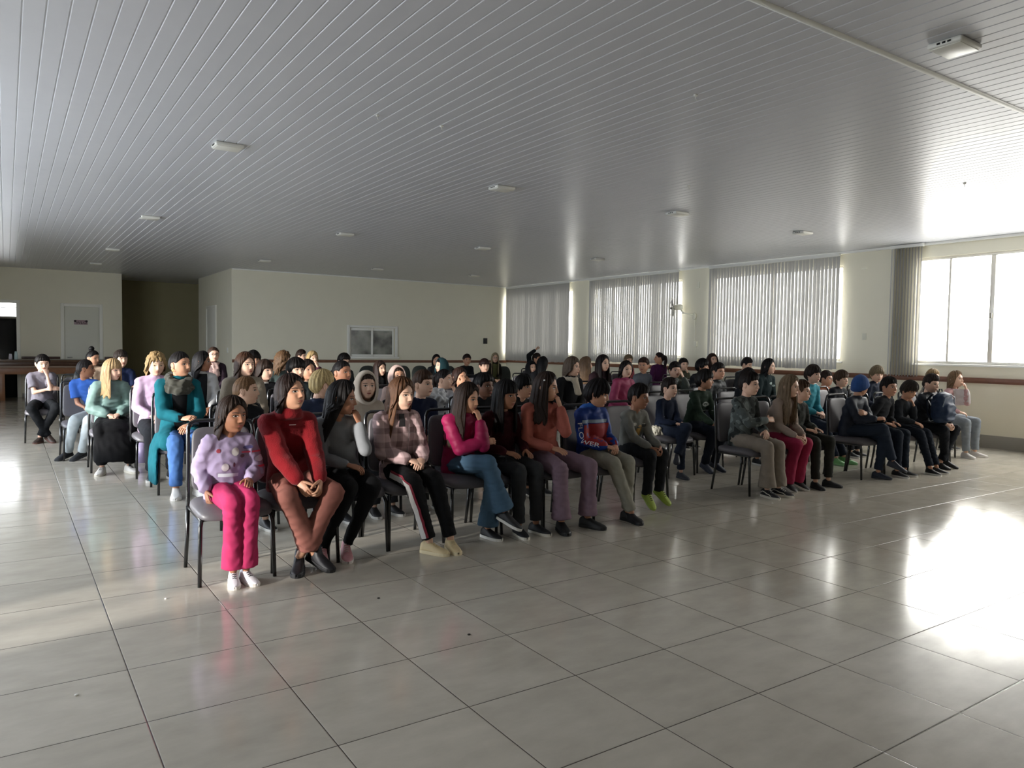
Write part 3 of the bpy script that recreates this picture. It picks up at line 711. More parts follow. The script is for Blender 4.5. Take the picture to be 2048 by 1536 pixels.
def hair_mb(style, lod, seed=0, drape='back', sweep=0.):
    S = STY[style]; nc = [120, 72, 44][lod]; nr = [30, 20, 13][lod]
    rnd = np.random.RandomState(seed+11); ph = rnd.uniform(0, 6.28, 8)
    th = S['th']; hang = S.get('hang'); cl = S.get('cloth')
    a = np.linspace(-PI, PI, nc, endpoint=False)
    nz = .45*np.sin(17*a+ph[0])+.35*np.sin(31*a+ph[1])+.3*np.sin(53*a+ph[2])
    if cl: nz = nz*.12
    L = np.array([interp(S['L'], math.degrees(abs(q))) for q in a])
    L += sweep*np.sin(a)*(np.abs(a) < 1.2)
    long_ = (L < -.3)
    if hang: L = np.where(L < -.25, hang+.03*nz, L)
    L = L+S.get('jag', .004)*nz*(1 if not cl else .2)*(L > -.2)
    # the long/short edge
    s = np.linspace(0, 1, nr+1)[:, None]
    Lb = L[None, :]
    ztop = HH
    tq = np.clip(Lb/HH, -.97, .98)
    ang_end = np.arccos(tq)
    ang0 = np.arccos(.02)
    hanging = (Lb < -.02) & (np.abs(a)[None, :] > .6) & (bool(hang) or bool(cl and style == 'hood'))
    # path length bookkeeping
    arc = .16
    drop = np.maximum(0, .0-Lb)
    tot = np.where(hanging, arc+drop, arc)
    dist = s*tot
    onhead = np.where(hanging, np.minimum(dist, arc)/arc*ang0, s*ang_end)
    T = np.cos(onhead); A = np.broadcast_to(a[None, :], T.shape)
    x, f, z = head_base(T, A)
    dz = np.where(hanging, np.maximum(0, dist-arc), 0)
    if not cl and drape != 'front':
        A = A+np.sign(A)*(1.05 if drape == 'back' else .5)*sstep(dz, .015, .13)*np.clip(1-(np.abs(A)-1.)/1.7, 0, 1)
        x, f, z = head_base(T, A)
    z = z-dz
    nx, nf = np.sin(A), np.cos(A)
    hyp = np.sqrt(np.maximum(1e-9, (x/.081)**2+(f/.095)**2))
    ux, uf, uz = x/.081**2, f/.095**2, np.where(dz > 0, 0, z/HH**2)
    nl = np.sqrt(ux**2+uf**2+uz**2)+1e-9; ux, uf, uz = ux/nl, uf/nl, uz/nl
    fl = S.get('flare', .08)
    x = x*(1+fl*dz/.2); f = f*(1+fl*dz/.2)
    sh = np.clip((-.14-z)/.1, 0, 1)
    absA = np.abs(A)
    side = np.clip(1-np.abs(absA-1.5)/.75, 0, 1)
    if not cl:
        fwd = {'front': .05, 'back': -.075, 'mid': -.03}[drape]
        f = f+sh*side*fwd+(-.035)*sh*np.clip((absA-1.9)/.6, 0, 1)
        x = x*(1-.16*sh*side)
    wav = S.get('wav', 1.)
    crown = np.clip(1-onhead/1.0, 0, 1)
    frontness = np.clip(1-absA/1.3, 0, 1)
    up = 1+(S.get('top', 1.15)-1)*np.clip((z/HH-.1)/.6, 0, 1)
    prof = th*up*(.72+.28*crown)
    end = np.clip((1-s)/.22, 0, 1)**.6
    short_end = np.where(hanging, .35+.65*end, .12+.88*end)
    if cl: short_end = np.where(s > .93, .75, 1.)*np.ones_like(x) if style == 'hood' else np.clip((1-s)/.06, .5, 1)*np.ones_like(x)
    rid = (.2*th*np.sin(17*A+ph[3]+2*s)+.16*th*np.sin(37*A+ph[4]-3*s)+.1*th*np.sin(71*A+ph[5]))*(.25+.75*np.clip(s*2, 0, 1))
    if wav > 1: rid = rid+.3*th*np.sin(dist*90+7*A)
    if cl: rid = rid*.1
    off = prof*short_end+rid*short_end
    O = np.stack([x+ux*off, -(f+uf*off), z+uz*off], -1)
    io = .0015 if not cl else .008
    I = np.stack([x+ux*io, -(f+uf*io), z+uz*io], -1)
    mb = MB(); R = nr+1
    vs = np.concatenate([O.reshape(-1, 3), I.reshape(-1, 3)])
    fs = []; o2 = R*nc
    for r in range(nr):
        for c in range(nc):
            c2 = (c+1) % nc
            fs.append((r*nc+c, r*nc+c2, (r+1)*nc+c2, (r+1)*nc+c)[::-1])
            fs.append((o2+r*nc+c, o2+r*nc+c2, o2+(r+1)*nc+c2, o2+(r+1)*nc+c))
    for c in range(nc):
        c2 = (c+1) % nc
        fs.append((nr*nc+c, nr*nc+c2, o2+nr*nc+c2, o2+nr*nc+c)[::-1])
    mb.add(vs, fs)
    return mb
def hand_mb(curl, lod, side, spread=.0):
    mb = MB(); n = 8 if lod == 0 else 6
    mb.tube([(0, 0, -.02), (0, 0, .005), (0, 0, .05), (0, 0, .085)], [(.024, .018), (.027, .017), (.038, .0145), (.037, .011)], n=12)
    for x, ln, r in ((.0285, .068, .0088), (.0095, .076, .009), (-.0095, .071, .0087), (-.027, .056, .0078)):
        p = Vector((x, 0, .082)); pts = [Vector((x*.9, 0, .06)), p]; a = 0
        for q, fr in enumerate((.45, .32, .25)):
            a += curl*(.7 if q == 0 else 1.)*(1+.12*(x < 0))
            p = p+Vector((x*spread*4, -math.sin(a), math.cos(a)))*(ln*fr); pts.append(p)
        mb.tube(pts, [r, r*1.05, r, r*.93, r*.8], n=n)
    c = curl*.5
    p0 = Vector((.022, -.004, .02)); p1 = p0+Vector((.022, -.008, .024)); p2 = p1+Vector((.016, -.012-.012*c, .026)); p3 = p2+Vector((.006-.01*c, -.01-.01*c, .024))
    mb.tube([p0, p1, p2, p3], [.014, .0125, .0105, .0085], n=n)
    if side > 0:
        mb.v = [(-x, y, z) for x, y, z in mb.v]; mb.f = [f[::-1] for f in mb.f]
    return mb
def ik(S, W, L1, L2, pole):
    d = W-S; D = d.length; mx = (L1+L2)*.985
    dn = d.normalized()
    if D > mx: W = S+dn*mx; D = mx
    if D < abs(L1-L2)+.03: D = abs(L1-L2)+.03; W = S+dn*D
    a = (L1*L1-L2*L2+D*D)/(2*D); h = math.sqrt(max(0, L1*L1-a*a))
    p = pole-dn*pole.dot(dn); p.normalize()
    return S+dn*a+p*h, W
def remesh(mb, voxel, smooth, name, mats, disp=None):
    me = mb.mesh('tmp', mats); o = link('tmp', me)
    m = o.modifiers.new('r', 'REMESH'); m.mode = 'VOXEL'; m.voxel_size = voxel; m.use_smooth_shade = True
    s = o.modifiers.new('s', 'SMOOTH'); s.factor = .5; s.iterations = smooth
    dg = bpy.context.evaluated_depsgraph_get()
    me2 = bpy.data.meshes.new_from_object(o.evaluated_get(dg))
    bpy.data.objects.remove(o); bpy.data.meshes.remove(me)
    me2.name = name; me2.materials.clear()
    for q in (mats if isinstance(mats, (list, tuple)) else [mats]): me2.materials.append(q)
    n = len(me2.vertices)
    me2.polygons.foreach_set('use_smooth', [True]*len(me2.polygons))
    me2.polygons.foreach_set('material_index', [0]*len(me2.polygons))
    if disp is not None:
        co = np.empty(n*3, np.float32); me2.vertices.foreach_get('co', co); co = co.reshape(-1, 3)
        no = np.empty(n*3, np.float32); me2.vertex_normals.foreach_get('vector', no); no = no.reshape(-1, 3)
        co = co+no*disp(co)[:, None]
        me2.vertices.foreach_set('co', co.astype(np.float32).ravel())
    me2.update()
    return me2
def folds(seed, amp, freq=46):
    r = np.random.RandomState(seed); K = r.normal(size=(9, 3)); K /= np.linalg.norm(K, axis=1)[:, None]
    K[:, 2] *= 1.3; K *= (freq*r.uniform(.5, 1.9, 9))[:, None]; ph = r.uniform(0, 6.28, 9)
    def f(co):
        a = np.sin(co @ K.T+ph)
        return amp*(a[:, :5].mean(1)*1.3+1.5*(1-2.6*np.abs(a[:, 5:].mean(1)))-.5)
    return f
def quilt(seed, amp, pitch):
    g = folds(seed, amp*.35)
    return lambda co: amp*np.sqrt(np.abs(np.sin(PI*(co[:, 2]+.12*co[:, 1])/pitch)))-amp*.7+g(co)
eye_w = plain('eye_white', 'd8d2cb', .3); eye_i = plain('eye_iris', '1c120c', .2)
SHOES = {}
def shoe_meshes(up, sole, lace, style):
    key = (up, sole, lace, style)
    if key in SHOES: return SHOES[key]
    sec = [(.078, .016, .05), (.07, .028, .08), (.045, .034, .098), (.01, .036, .102), (-.03, .038, .084), (-.075, .044, .064), (-.12, .045, .052), (-.155, .038, .042), (-.176, .024, .034), (-.186, .006, .026)]
    if style == 'boot': sec = [(y, w, h+(.06 if y > 0 else .0)) for y, w, h in sec]
    mb = MB(); n = 14; vs = []; fs = []
    for y, w, h in sec:
        for k in range(n+1):
            a = PI*k/n
            c, s_ = math.cos(a), math.sin(a)
            vs.append((w*math.copysign(abs(c)**.7, c)-.006*max(0, -y/.18), y, .012+(h-.012)*s_**.75))
    for i in range(len(sec)-1):
        for k in range(n): fs.append((i*(n+1)+k, i*(n+1)+k+1, (i+1)*(n+1)+k+1, (i+1)*(n+1)+k))
        fs.append((i*(n+1), (i+1)*(n+1), (i+1)*(n+1)+n, i*(n+1)+n))
    fs.append(tuple(range(n+1))); fs.append(tuple((len(sec)-1)*(n+1)+k for k in range(n+1))[::-1])
    mb.add(vs, fs); mu = mb.mesh('shoe', plain('shoe_'+up, up, .55, noise_amt=.05, nscale=40))
    mb = MB(); out = [(w+.004, y) for y, w, h in sec]
    pts = [(x-.006*max(0, -y/.18), y) for x, y in out]+[(-x-.006*max(0, -y/.18), y) for x, y in out[::-1]]
    m = len(pts)
    lv = [(0, .96), (.006, 1.), (.02, 1.), (.025, .97)]
    vs = [(x*q, y, z) for z, q in lv for x, y in pts]
    fs = [(i*m+k, i*m+(k+1) % m, (i+1)*m+(k+1) % m, (i+1)*m+k) for i in range(3) for k in range(m)]+[tuple(range(m))[::-1], tuple(3*m+k for k in range(m))]
    mb.add(vs, fs); ms = mb.mesh('sole', plain('sole_'+sole, sole, .6), smooth=False); ml = None
    if lace:
        mb = MB()
        for k in range(5):
            y = .0-.021*k; h = np.interp(-y, [0, .03, .075, .12], [.104, .086, .066, .054])
            mb.tube([(-.026, y+.006, h-.022), (-.014, y, h-.003), (.0, y-.002, h+.003), (.012, y, h-.003), (.02, y+.006, h-.022)], [.0036]*5, n=6)
        mb.ell((-.002, .012, .112), (.02, .012, .012), 10, 6)
        ml = mb.mesh('laces', plain('lace_'+lace, lace, .8))
    mst = None
    if style == 'stripe':
        mb = MB()
        for sg in (-1, 1):
            P = []
            for y, zz in ((.06, .05), (.03, .066), (-.005, .06), (-.04, .048), (-.08, .045), (-.11, .03)):
                w = np.interp(-y, [-.07, -.045, 0, .03, .075, .12], [.028, .034, .036, .038, .044, .045])
                P.append((sg*(w*(1-(zz/.125)**2)**.5+.0065)-.006*max(0, -y/.18), y, zz))
            mb.tube(P, [.0045]*6, n=6)
        mst = mb.mesh('side_stripe', plain('shoe_stripe', 'd9d6cc', .6))
    SHOES[key] = (mu, ms, ml, mst)
    return SHOES[key]
def decal(bv, o, ex, ey, d, uvs, faces, off, name, mat, parent):
    vs = []
    ok = []
    for u, w in uvs:
        p = o+ex*u+ey*w
        r = bv.ray_cast(p-d*.6, d, 1.2)
        if r[0] is None: vs.append(p); ok.append(False)
        else: vs.append(r[0]-d*off); ok.append(True)
    fs = [f for f in faces if all(ok[i] for i in f)]
    if not fs: return None
    mb = MB(); mb.add(vs, fs); return obj(name, mb, mat, parent)
def grid_uv(fn, nu, nv):
    return [fn(i/nu, j/nv) for j in range(nv+1) for i in range(nu+1)], [(j*(nu+1)+i, j*(nu+1)+i+1, (j+1)*(nu+1)+i+1, (j+1)*(nu+1)+i) for j in range(nv) for i in range(nu)]
def blob(u, w, rx, rz, n=16, rot=0.):
    c, s = math.cos(rot), math.sin(rot)
    pts = [(u, w)]
    for f in (.55, 1.):
        for k in range(n):
            a = 2*PI*k/n; x, z = rx*f*math.cos(a), rz*f*math.sin(a); pts.append((u+x*c-z*s, w+x*s+z*c))
    fs = [(0, 1+k, 1+(k+1) % n) for k in range(n)]+[(1+k, 1+n+k, 1+n+(k+1) % n, 1+(k+1) % n) for k in range(n)]
    return pts, fs
PEOPLE = {}
def person(pid, u, top, chin, Y, A, who, pitch=0, roll=0, hair='short', hc='1b1512', skin='c9966f', knd='knit', col='333333', leg='1c1d20', arms='ll', lk='n', hem='straight',
           shoe=('1a1a1c', 'd8d6d0', None, ''), rz=0., lean=.1, dx=0., lod=None, ex='', chair='v', inner=None, prints=(), drape='back', sweep=0., bulk=0., kk=None, lip='a05a50', hemz=.1, hood=None, seed=None, root_y=None, chair_label=None):
    rnd = random.Random(pid if seed is None else seed)
    v = (top+chin)/2+.02*(chin-top)
    H = at_y(u, v, Y)
    if lod is None: lod = 0 if Y < 2.6 else (1 if Y < 5.6 else 2)
    R0 = Vector((H.x-dx, root_y if root_y is not None else H.y+lean, 0)); rz_ = math.radians(rz)
    W2L = Matrix.Rotation(-rz_, 4, 'Z') @ Matrix.Translation(-R0)
    h = W2L @ H
    k = kk or min(1.04, max(.72, (H.z+.1-.455)/.87)); hs = .67+.36*k
    camaz = math.degrees(math.atan2(H.x-CP.x, H.y-CP.y))           # where the camera stands, seen from the head
    yaw = A-camaz-rz
    if yaw < -180: yaw += 360
    MH = Matrix.Translation(h) @ Matrix.Rotation(math.radians(yaw), 4, 'Z') @ Matrix.Rotation(math.radians(pitch), 4, 'X') @ Matrix.Rotation(math.radians(roll), 4, 'Y') @ Matrix.Scale(hs, 4)
    MT = Matrix.Translation(h) @ Matrix.Rotation(math.radians(max(-55, min(55, yaw*.6))), 4, 'Z') @ Matrix.Rotation(math.radians(pitch*.5), 4, 'X') @ Matrix.Scale(hs, 4)
    SZ = .462
    hip = Vector((0, .07, SZ+.088*k))
    nb = MT @ Vector((0, .045, -.14))
    nb.z = min(nb.z, h.z-.118*hs)
    chest = hip.lerp(nb, .62)+Vector((0, .012*k-.0, 0)); waist = hip.lerp(nb, .28)+Vector((0, .012, 0)); shc = nb+Vector((0, .008, -.042*k))
    shw = .146*k
    Sh = [shc+Vector((s*shw, .0, -.012*k)) for s in (-1, 1)]
    L1, L2 = .285*k, .245*k
    hipj = [Vector((s*.085*k, .03, SZ+.075*k)) for s in (-1, 1)]
    kn, an, fy, fp = [], [], [], []
    for i, s in enumerate((-1, 1)):
        kx, ky, kz = s*.1*k, .03-.42*k, SZ+.035
        ax, ay, az = s*.1*k, .03-.42*k-.01, .085*k+.01
        yaw_f, pf = s*8., 0.
        if lk == 'x': ax = -s*.06*k; ay += .1*k; yaw_f = -s*25; kx = s*.17*k; pf = 14*(i == 0)
        if lk == 't': ay += .16*k; pf = 18
        if lk == 'o': kx = s*.17*k; ax = s*.15*k; yaw_f = s*18
        if lk == 'w': kx = s*.16*k; ax = s*.19*k; ay -= .06*k
        if lk == 'f': ay -= .18*k; kz -= .02
        if lk == 'e': ax = s*.05*k; kx = s*.07*k; ay += .05
        if lk == 'd': az += .05*(1+.4*(i == 1)); pf = 32; ay += .05
        if lk == 'c':
            if i == 0: kx, ky, kz = .035*k, .03-.44*k, SZ+.155*k; ax, ay, az = .17*k, .03-.52*k, .22; yaw_f = 28; pf = 20
            else: kx = .1*k; ax = .09*k; ay += .06
        if lk == 'C':
            if i == 1: kx, ky, kz = -.0*k, .03-.44*k, SZ+.15*k; ax, ay, az = -.2*k, .03-.44*k, .27; yaw_f = -50; pf = 15
        if lk == 'g' and i == 0: ax += .2*k; ay -= .05
        if lk == 'L': ax -= .2*k; ay += .13*k; kx -= .02; pf = 12; yaw_f = -18
        if lk == 'W': ax += .1*k; ay -= .1*k; yaw_f = 30 if i == 0 else -12
        kn.append(Vector((kx, ky, kz))); an.append(Vector((ax, ay, az))); fy.append(yaw_f); fp.append(pf)
    Wr, El, Hd = [], [], []
    tz = SZ+.2*k
    for i, s in enumerate((-1, 1)):
        c = arms[i]; pole = Vector((s*.55, .5, -.8)); curl = .45
        fd = Vector((-s*.45, -.8, -.35)); bn = Vector((s*.3, -.2, 1))
        if c == 'l': w = Vector((s*.06*k, -.2*k-.03, tz)); fd = Vector((-s*.75, -.55, -.3)); curl = .5
        elif c == 'b': w = Vector((s*.075*k, -.36*k, SZ+.13*k)); fd = Vector((-s*.35, -.55, -.8)); bn = Vector((s*.8, -.5, .3)); curl = .6; pole = Vector((s*.35, .7, -.5))
        elif c == 't': w = Vector((s*.11*k, -.2*k, tz)); fd = Vector((-s*.1, -.95, -.1)); curl = .25
        elif c == 'k': w = Vector((s*.11*k, -.3*k, tz-.0)); fd = Vector((-s*.1, -.85, -.45)); curl = .4
        elif c == 's': w = Vector((s*.2*k, -.05, SZ+.075)); fd = Vector((0, -.35, -.9)); bn = Vector((s, 0, .3)); pole = Vector((s*.22, 1, 0))
        elif c in 'mc': w = MH @ Vector((s*.025, -.128, -.14 if c == 'm' else -.155)); fd = Vector((-s*.3, .3, .9)); bn = Vector((s*.4, -.9, .3)); curl = .85; pole = Vector((s*.12, -.2, -1))
        elif c == 'f': w = MH @ Vector((s*.075, -.115, -.09)); fd = Vector((-s*.45, .1, .85)); bn = Vector((s*.35, -.95, .1)); curl = .28; pole = Vector((s*.35, -.2, -1))
        elif c == 'x': w = Vector((-s*.1*k, -.2*k-.02, chest.z-.06*k+(.03 if s > 0 else 0))); fd = Vector((-s*.9, .1, -.1)); bn = Vector((0, -.9, .5)); curl = .3; pole = Vector((s*.8, .1, -.7))
        elif c == 'r': w = Vector((-s*.06*k, -.47, chest.z+.02*k+(.02 if s > 0 else 0))); fd = Vector((-s*.9, -.15, -.1)); bn = Vector((0, -.4, .9)); curl = .3; pole = Vector((s*.9, -.1, -.3))
        elif c == 'u': w = nb+Vector((s*.02, -.03, .37*k)); fd = Vector((.4, -.1, .85)); bn = Vector((-.5, .5, .4)); curl = 1.0; pole = Vector((s, .1, .1))
        elif c == 'h': w = Vector((s*.06*k+.04, -.27*k-.05, tz+.07)); fd = Vector((-s*.6, -.7, .2)); curl = .8; bn = Vector((s*.5, -.2, .7))
        e, w = ik(Sh[i], w, L1, L2, pole)
        Wr.append(w); El.append(e)
        z = (w-e).normalized()*.35+fd.normalized()*.65; z.normalize(); y = bn-z*bn.dot(z); y.normalize(); x = y.cross(z)
        Hd.append((Matrix(((x.x, y.x, z.x, w.x), (x.y, y.y, z.y, w.y), (x.z, y.z, z.z, w.z), (0, 0, 0, 1))), curl))
    # ---- the body: one mesh
    vx = [.011, .015, .02][lod]
    bd = MB()
    bd.tube([hip+Vector((0, 0, -.02)), waist, chest, shc, nb], [(.13*k, .1*k), (.105*k, .08*k), (.12*k, .09*k), (.11*k, .07*k), (.05*k, .05*k)], n=16)
    neck_top = MH @ Vector((0, .022, -.055))
    bd.tube([nb+Vector((0, .006, -.05)), nb.lerp(neck_top, .4), neck_top], [.054*k, .049*hs, .05*hs], n=14)
    for i in range(2):
        bd.tube([shc, Sh[i]], [.055*k, .05*k], n=10); bd.tube([Sh[i], El[i]], [.046*k, .037*k], n=10); bd.tube([El[i], Wr[i]], [.036*k, .024*k], n=10)
        bd.tube([hipj[i], kn[i]], [.07*k, .05*k], n=10); bd.tube([kn[i], kn[i].lerp(an[i], .35), an[i]], [.048*k, .046*k, .034*k], n=10)
    sk = skin_mat(skin)
    mats = [sk, eye_w, eye_i, plain('lip_'+lip, lip, .45), plain('brow_'+hc, tuple(x*.8 for x in hexc(hc)), .8)]
    me = remesh(bd, vx, 4, 'person', mats)
    bb = MB(); n = len(me.vertices)
    co = np.empty(n*3, np.float32); me.vertices.foreach_get('co', co); bb.v = [tuple(c) for c in co.reshape(-1, 3)]
    bb.f = [tuple(p.vertices) for p in me.polygons]; bb.m = [0]*len(bb.f); bpy.data.meshes.remove(me)
    bb._merge(head_mb(lod), MH, 0)
    for i, s in enumerate((-1, 1)): bb._merge(hand_mb(Hd[i][1], lod, s), Hd[i][0] @ Matrix.Scale(.95*k, 4), 0)
    po = obj('person', bb, mats); po.location = R0; po.rotation_euler = (0, 0, rz_)
    tag(po, who, 'person', 'seated audience')
    # ---- hair
    hst = hair
    if hst in ('hood',): hst = 'tied'
    if hst == 'beanie': hst = 'buzz'
    sx = ''
    if '+' in hst: hst, sx = hst.split('+')
    if hst != 'none':
        hb = hair_mb(hst, lod, pid, drape, sweep); h2 = MB()
        if sx == 'bun': h2.ell((0, .045, .145), (.042, .04, .04), 18, 12); h2.torus((0, .04, .115), .03, .012, 18, 8)
        if sx == 'pony': h2.tube([(0, .098, .05), (0, .135, .03), (0, .14, -.05), (0, .125, -.16), (0, .115, -.21)], [.02, .03, .034, .026, .008], n=14)
        hb._merge(h2, None, 0)
        hb2 = MB(); hb2._merge(hb, MH, 0); obj('hair', hb2, hair_mat(hc), po)
    if hair == 'hood':
        hb = MB(); n_ = 30; vs = []; fs = []
        RG = [(.0, -.052, -.02, .07, .12), (.0, -.07, -.02, .084, .138), (.0, -.062, -.015, .094, .148), (.0, -.02, -.012, .106, .155), (.0, .03, -.012, .112, .154), (.0, .075, -.02, .104, .14), (.0, .112, -.035, .078, .115), (.0, .13, -.05, .04, .07), (.0, .134, -.055, .004, .006)]
        for x_, y_, z_, rx, rz2 in RG:
            for q in range(n_):
                a_ = 2*PI*q/n_; zz = math.sin(a_); vs.append((rx*math.cos(a_)*(1 if zz > 0 else 1+.12*zz*zz), y_+.02*zz*(y_ < 0), z_+rz2*zz))
        for r_ in range(len(RG)-1):
            for q in range(n_): fs.append((r_*n_+q, r_*n_+(q+1) % n_, (r_+1)*n_+(q+1) % n_, (r_+1)*n_+q)[::-1])
        hb.add(vs, fs); h2 = MB(); h2._merge(hb, MH, 0); obj('hood', h2, cloth(hood or col, knd), po)
    if hair == 'beanie':
        hb = hair_mb('beanie', lod, pid); hb.torus((0, .008, -.006), .096, .014, 40, 8, Matrix.Rotation(math.radians(-25), 3, 'X'), sx=.97, sy=1.14)
        h2 = MB(); h2._merge(hb, MH, 0); obj('beanie', h2, cloth(hood, 'wool'), po)
    # ---- top
    b = bulk+{'knit': .012, 'hoodie': .016, 'puffer': .023, 'shell': .02, 'fuzzy': .026, 'plaid': .026, 'tee': .008, 'coat': .02, 'wool': .016, 'camo': .014, 'denim': .014}[knd]
    tp = MB()
    hemp = hip+Vector((0, -.005, -.055))
    tp.tube([hemp, hip+Vector((0, 0, .02)), waist, chest, shc, nb+Vector((0, 0, -.012))], [(.158*k+b, .125*k+b), (.152*k+b, .122*k+b), (.128*k+b, .104*k+b), (.143*k+b, .11*k+b), (.125*k+b*.6, .08*k+b*.5), (.062*k+b*.3, .058*k+b*.3)], n=22)
    for i, s in enumerate((-1, 1)):
        tp.tube([shc+Vector((0, 0, .012*k)), Sh[i]], [.056*k+b*.4, .055*k+b*.6], n=12)
        if knd == 'tee': tp.tube([Sh[i], Sh[i].lerp(El[i], .72)], [.055*k+b, .056*k+b], n=12, round_=False)
        else:
            tp.tube([Sh[i], Sh[i].lerp(El[i], .5), El[i]], [.05*k+b*.8, .046*k+b*.9, .042*k+b*.9], n=14)
            cu = Wr[i].lerp(El[i], .05)
            tp.tube([El[i], El[i].lerp(cu, .6), cu.lerp(El[i], .12)], [.042*k+b*.9, .038*k+b*.9, .033*k+b*.75], n=14)
            tp.tube([cu.lerp(El[i], .16), cu], [.032*k+b*.55, .031*k+b*.4], n=14, round_=False)
    if knd in ('hoodie',) and hair != 'hood':
        tp.torus(nb+Vector((0, .035*k, .0)), .075*k, .03*k, 20, 10, Matrix.Rotation(math.radians(-22), 3, 'X'), sx=1.1, sy=.95)
        tp.ell(nb+Vector((0, .11*k, -.03)), (.085*k, .045*k, .06*k))
    elif pid == 20:
        for r_, z_ in ((.078, -.012), (.068, .018)): tp.torus(nb+Vector((0, -.006, z_)), r_*k, .03*k, 22, 10, Matrix.Rotation(math.radians(-8), 3, 'X'), sx=1.05)
    elif knd in ('puffer', 'shell', 'coat', 'fuzzy', 'plaid'):
        tp.torus(nb+Vector((0, .005, .002)), .066*k, .022*k, 20, 10, Matrix.Rotation(math.radians(-14), 3, 'X'), sx=1.05)
    else:
        tp.torus(nb+Vector((0, .004, -.012)), .06*k, .0125*k, 20, 8, Matrix.Rotation(math.radians(-14), 3, 'X'), sx=1.05)
    if knd == 'coat':
        for i, s in enumerate((-1, 1)):
            m_ = hipj[i].lerp(kn[i], .72)
            tp.tube([hip+Vector((s*.06, 0, .02)), hipj[i].lerp(kn[i], .5)+Vector((s*.04, 0, 0)), m_+Vector((s*.05, 0, -.01))], [.11*k, .096*k, .082*k], n=14)
        if pid == 7:
            tp.tube([Vector((-.17, -.06, .56)), Vector((-.235, -.07, .44)), Vector((-.25, -.08, .28)), Vector((-.25, -.085, .1))], [(.05, .17), (.034, .18), (.028, .2), (.024, .205)], n=20, round_=False)
    vt = [.0085, .012, .017][lod]
    fd_ = quilt(pid, .0045, .06) if knd == 'puffer' else folds(pid, {'shell': .0032, 'coat': .0022, 'fuzzy': .002, 'plaid': .0022}.get(knd, .0025))
    tm = cloth(col, knd)
    me = remesh(tp, vt, 4, 'top', tm, fd_)
    to = link({'puffer': 'padded_jacket', 'shell': 'jacket', 'coat': 'coat', 'fuzzy': 'jacket', 'plaid': 'jacket', 'hoodie': 'hooded_sweater', 'tee': 'shirt'}.get(knd, 'sweater'), me, po)
    bvt = None
    if inner or prints:
        bvt = BVHTree.FromPolygons([v_.co.copy() for v_ in me.vertices], [tuple(p.vertices) for p in me.polygons])
    FX, FZ, FD = Vector((1, 0, 0)), Vector((0, 0, 1)), Vector((0, 1, 0))
    if inner:
        ztop = nb.z-.0; zb = hip.z-.02
        uv, fs = grid_uv(lambda a, q: ((a-.5)*(.09+.07*q)*k+nb.x*q, zb+(ztop-zb)*q), 8, 22)
        decal(bvt, Vector((0, 0, 0)), FX, FZ, FD, uv, fs, .004, 'shirt', cloth(inner, 'knit'), po)
    for pr in prints:
        kind, pu, pw, su, sw_, pc = pr[:6]
        side = pr[6] if len(pr) > 6 else 0.
        d = Matrix.Rotation(math.radians(side), 3, 'Z') @ FD; exx = Matrix.Rotation(math.radians(side), 3, 'Z') @ FX
        o = Vector((nb.x*(1-min(1, max(0, -pw*k/(nb.z-hip.z)))), 0, nb.z))
        pm = plain('print_'+pc, pc, .7)
        if kind == 'blob':
            uv, fs = blob(pu*k, pw*k, su*k, sw_*k, 16, pr[7] if len(pr) > 7 else 0); decal(bvt, o, exx, FZ, d, uv, fs, .003, 'print', pm, po)
        if kind == 'bar':
            uv, fs = grid_uv(lambda a, q: ((pu+(a-.5)*su)*k, (pw+(q-.5)*sw_)*k), max(2, int(su*60)), max(2, int(sw_*60))); decal(bvt, o, exx, FZ, d, uv, fs, .003, 'print', pm, po)
        if kind == 'textarm':
            i = 0; tm_ = text_mesh(pr[7], .052, 0); n_ = len(tm_.vertices)
            a0 = Sh[i].lerp(El[i], .25); pts = []
            path = [Sh[i].lerp(El[i], .3), El[i], El[i].lerp(Wr[i], .75)]
            seg = [(path[1]-path[0]).length, (path[2]-path[1]).length]
            xs = [v_.co.x for v_ in tm_.vertices]; x0, x1 = min(xs), max(xs); bm = bmesh.new(); bm.from_mesh(tm_); bmesh.ops.subdivide_edges(bm, edges=[e for e in bm.edges if e.calc_length() > .012], cuts=2); bmesh.ops.triangulate(bm, faces=bm.faces); bm.to_mesh(tm_); bm.free()
            vs = []; dv = Vector((.75, .55, 0)).normalized() if side == 0 else d
            for v_ in tm_.vertices:
                q = (v_.co.x-x0)/(x1-x0)*sum(seg)
                if q < seg[0]: p_ = path[0].lerp(path[1], q/seg[0]); t_ = (path[1]-path[0]).normalized()
                else: p_ = path[1].lerp(path[2], (q-seg[0])/seg[1]); t_ = (path[2]-path[1]).normalized()
                w_ = min(1, max(0, (q-seg[0]*.75)/(seg[0]*.5))); t_ = ((path[1]-path[0]).normalized()*(1-w_)+(path[2]-path[1]).normalized()*w_).normalized()
                up_ = dv.cross(t_)*-1; up_.normalize()
                p_ = p_+up_*v_.co.y*1.0
                r = bvt.ray_cast(p_-dv*.4, dv, .8); vs.append((r[0]-dv*.004) if r[0] is not None else p_)
            mb = MB(); mb.add(vs, [tuple(p.vertices) for p in tm_.polygons]); obj('lettering', mb, pm, po, smooth=False)
    # ---- trousers
    tr = MB(); tb = .012
    hr = {'straight': .056, 'flare': .088, 'tight': .04, 'wide': .1}[hem]*k
    tr.tube([hip+Vector((0, .0, -.045)), hip+Vector((0, 0, .06))], [(.15*k, .118*k), (.14*k, .112*k)], n=18)
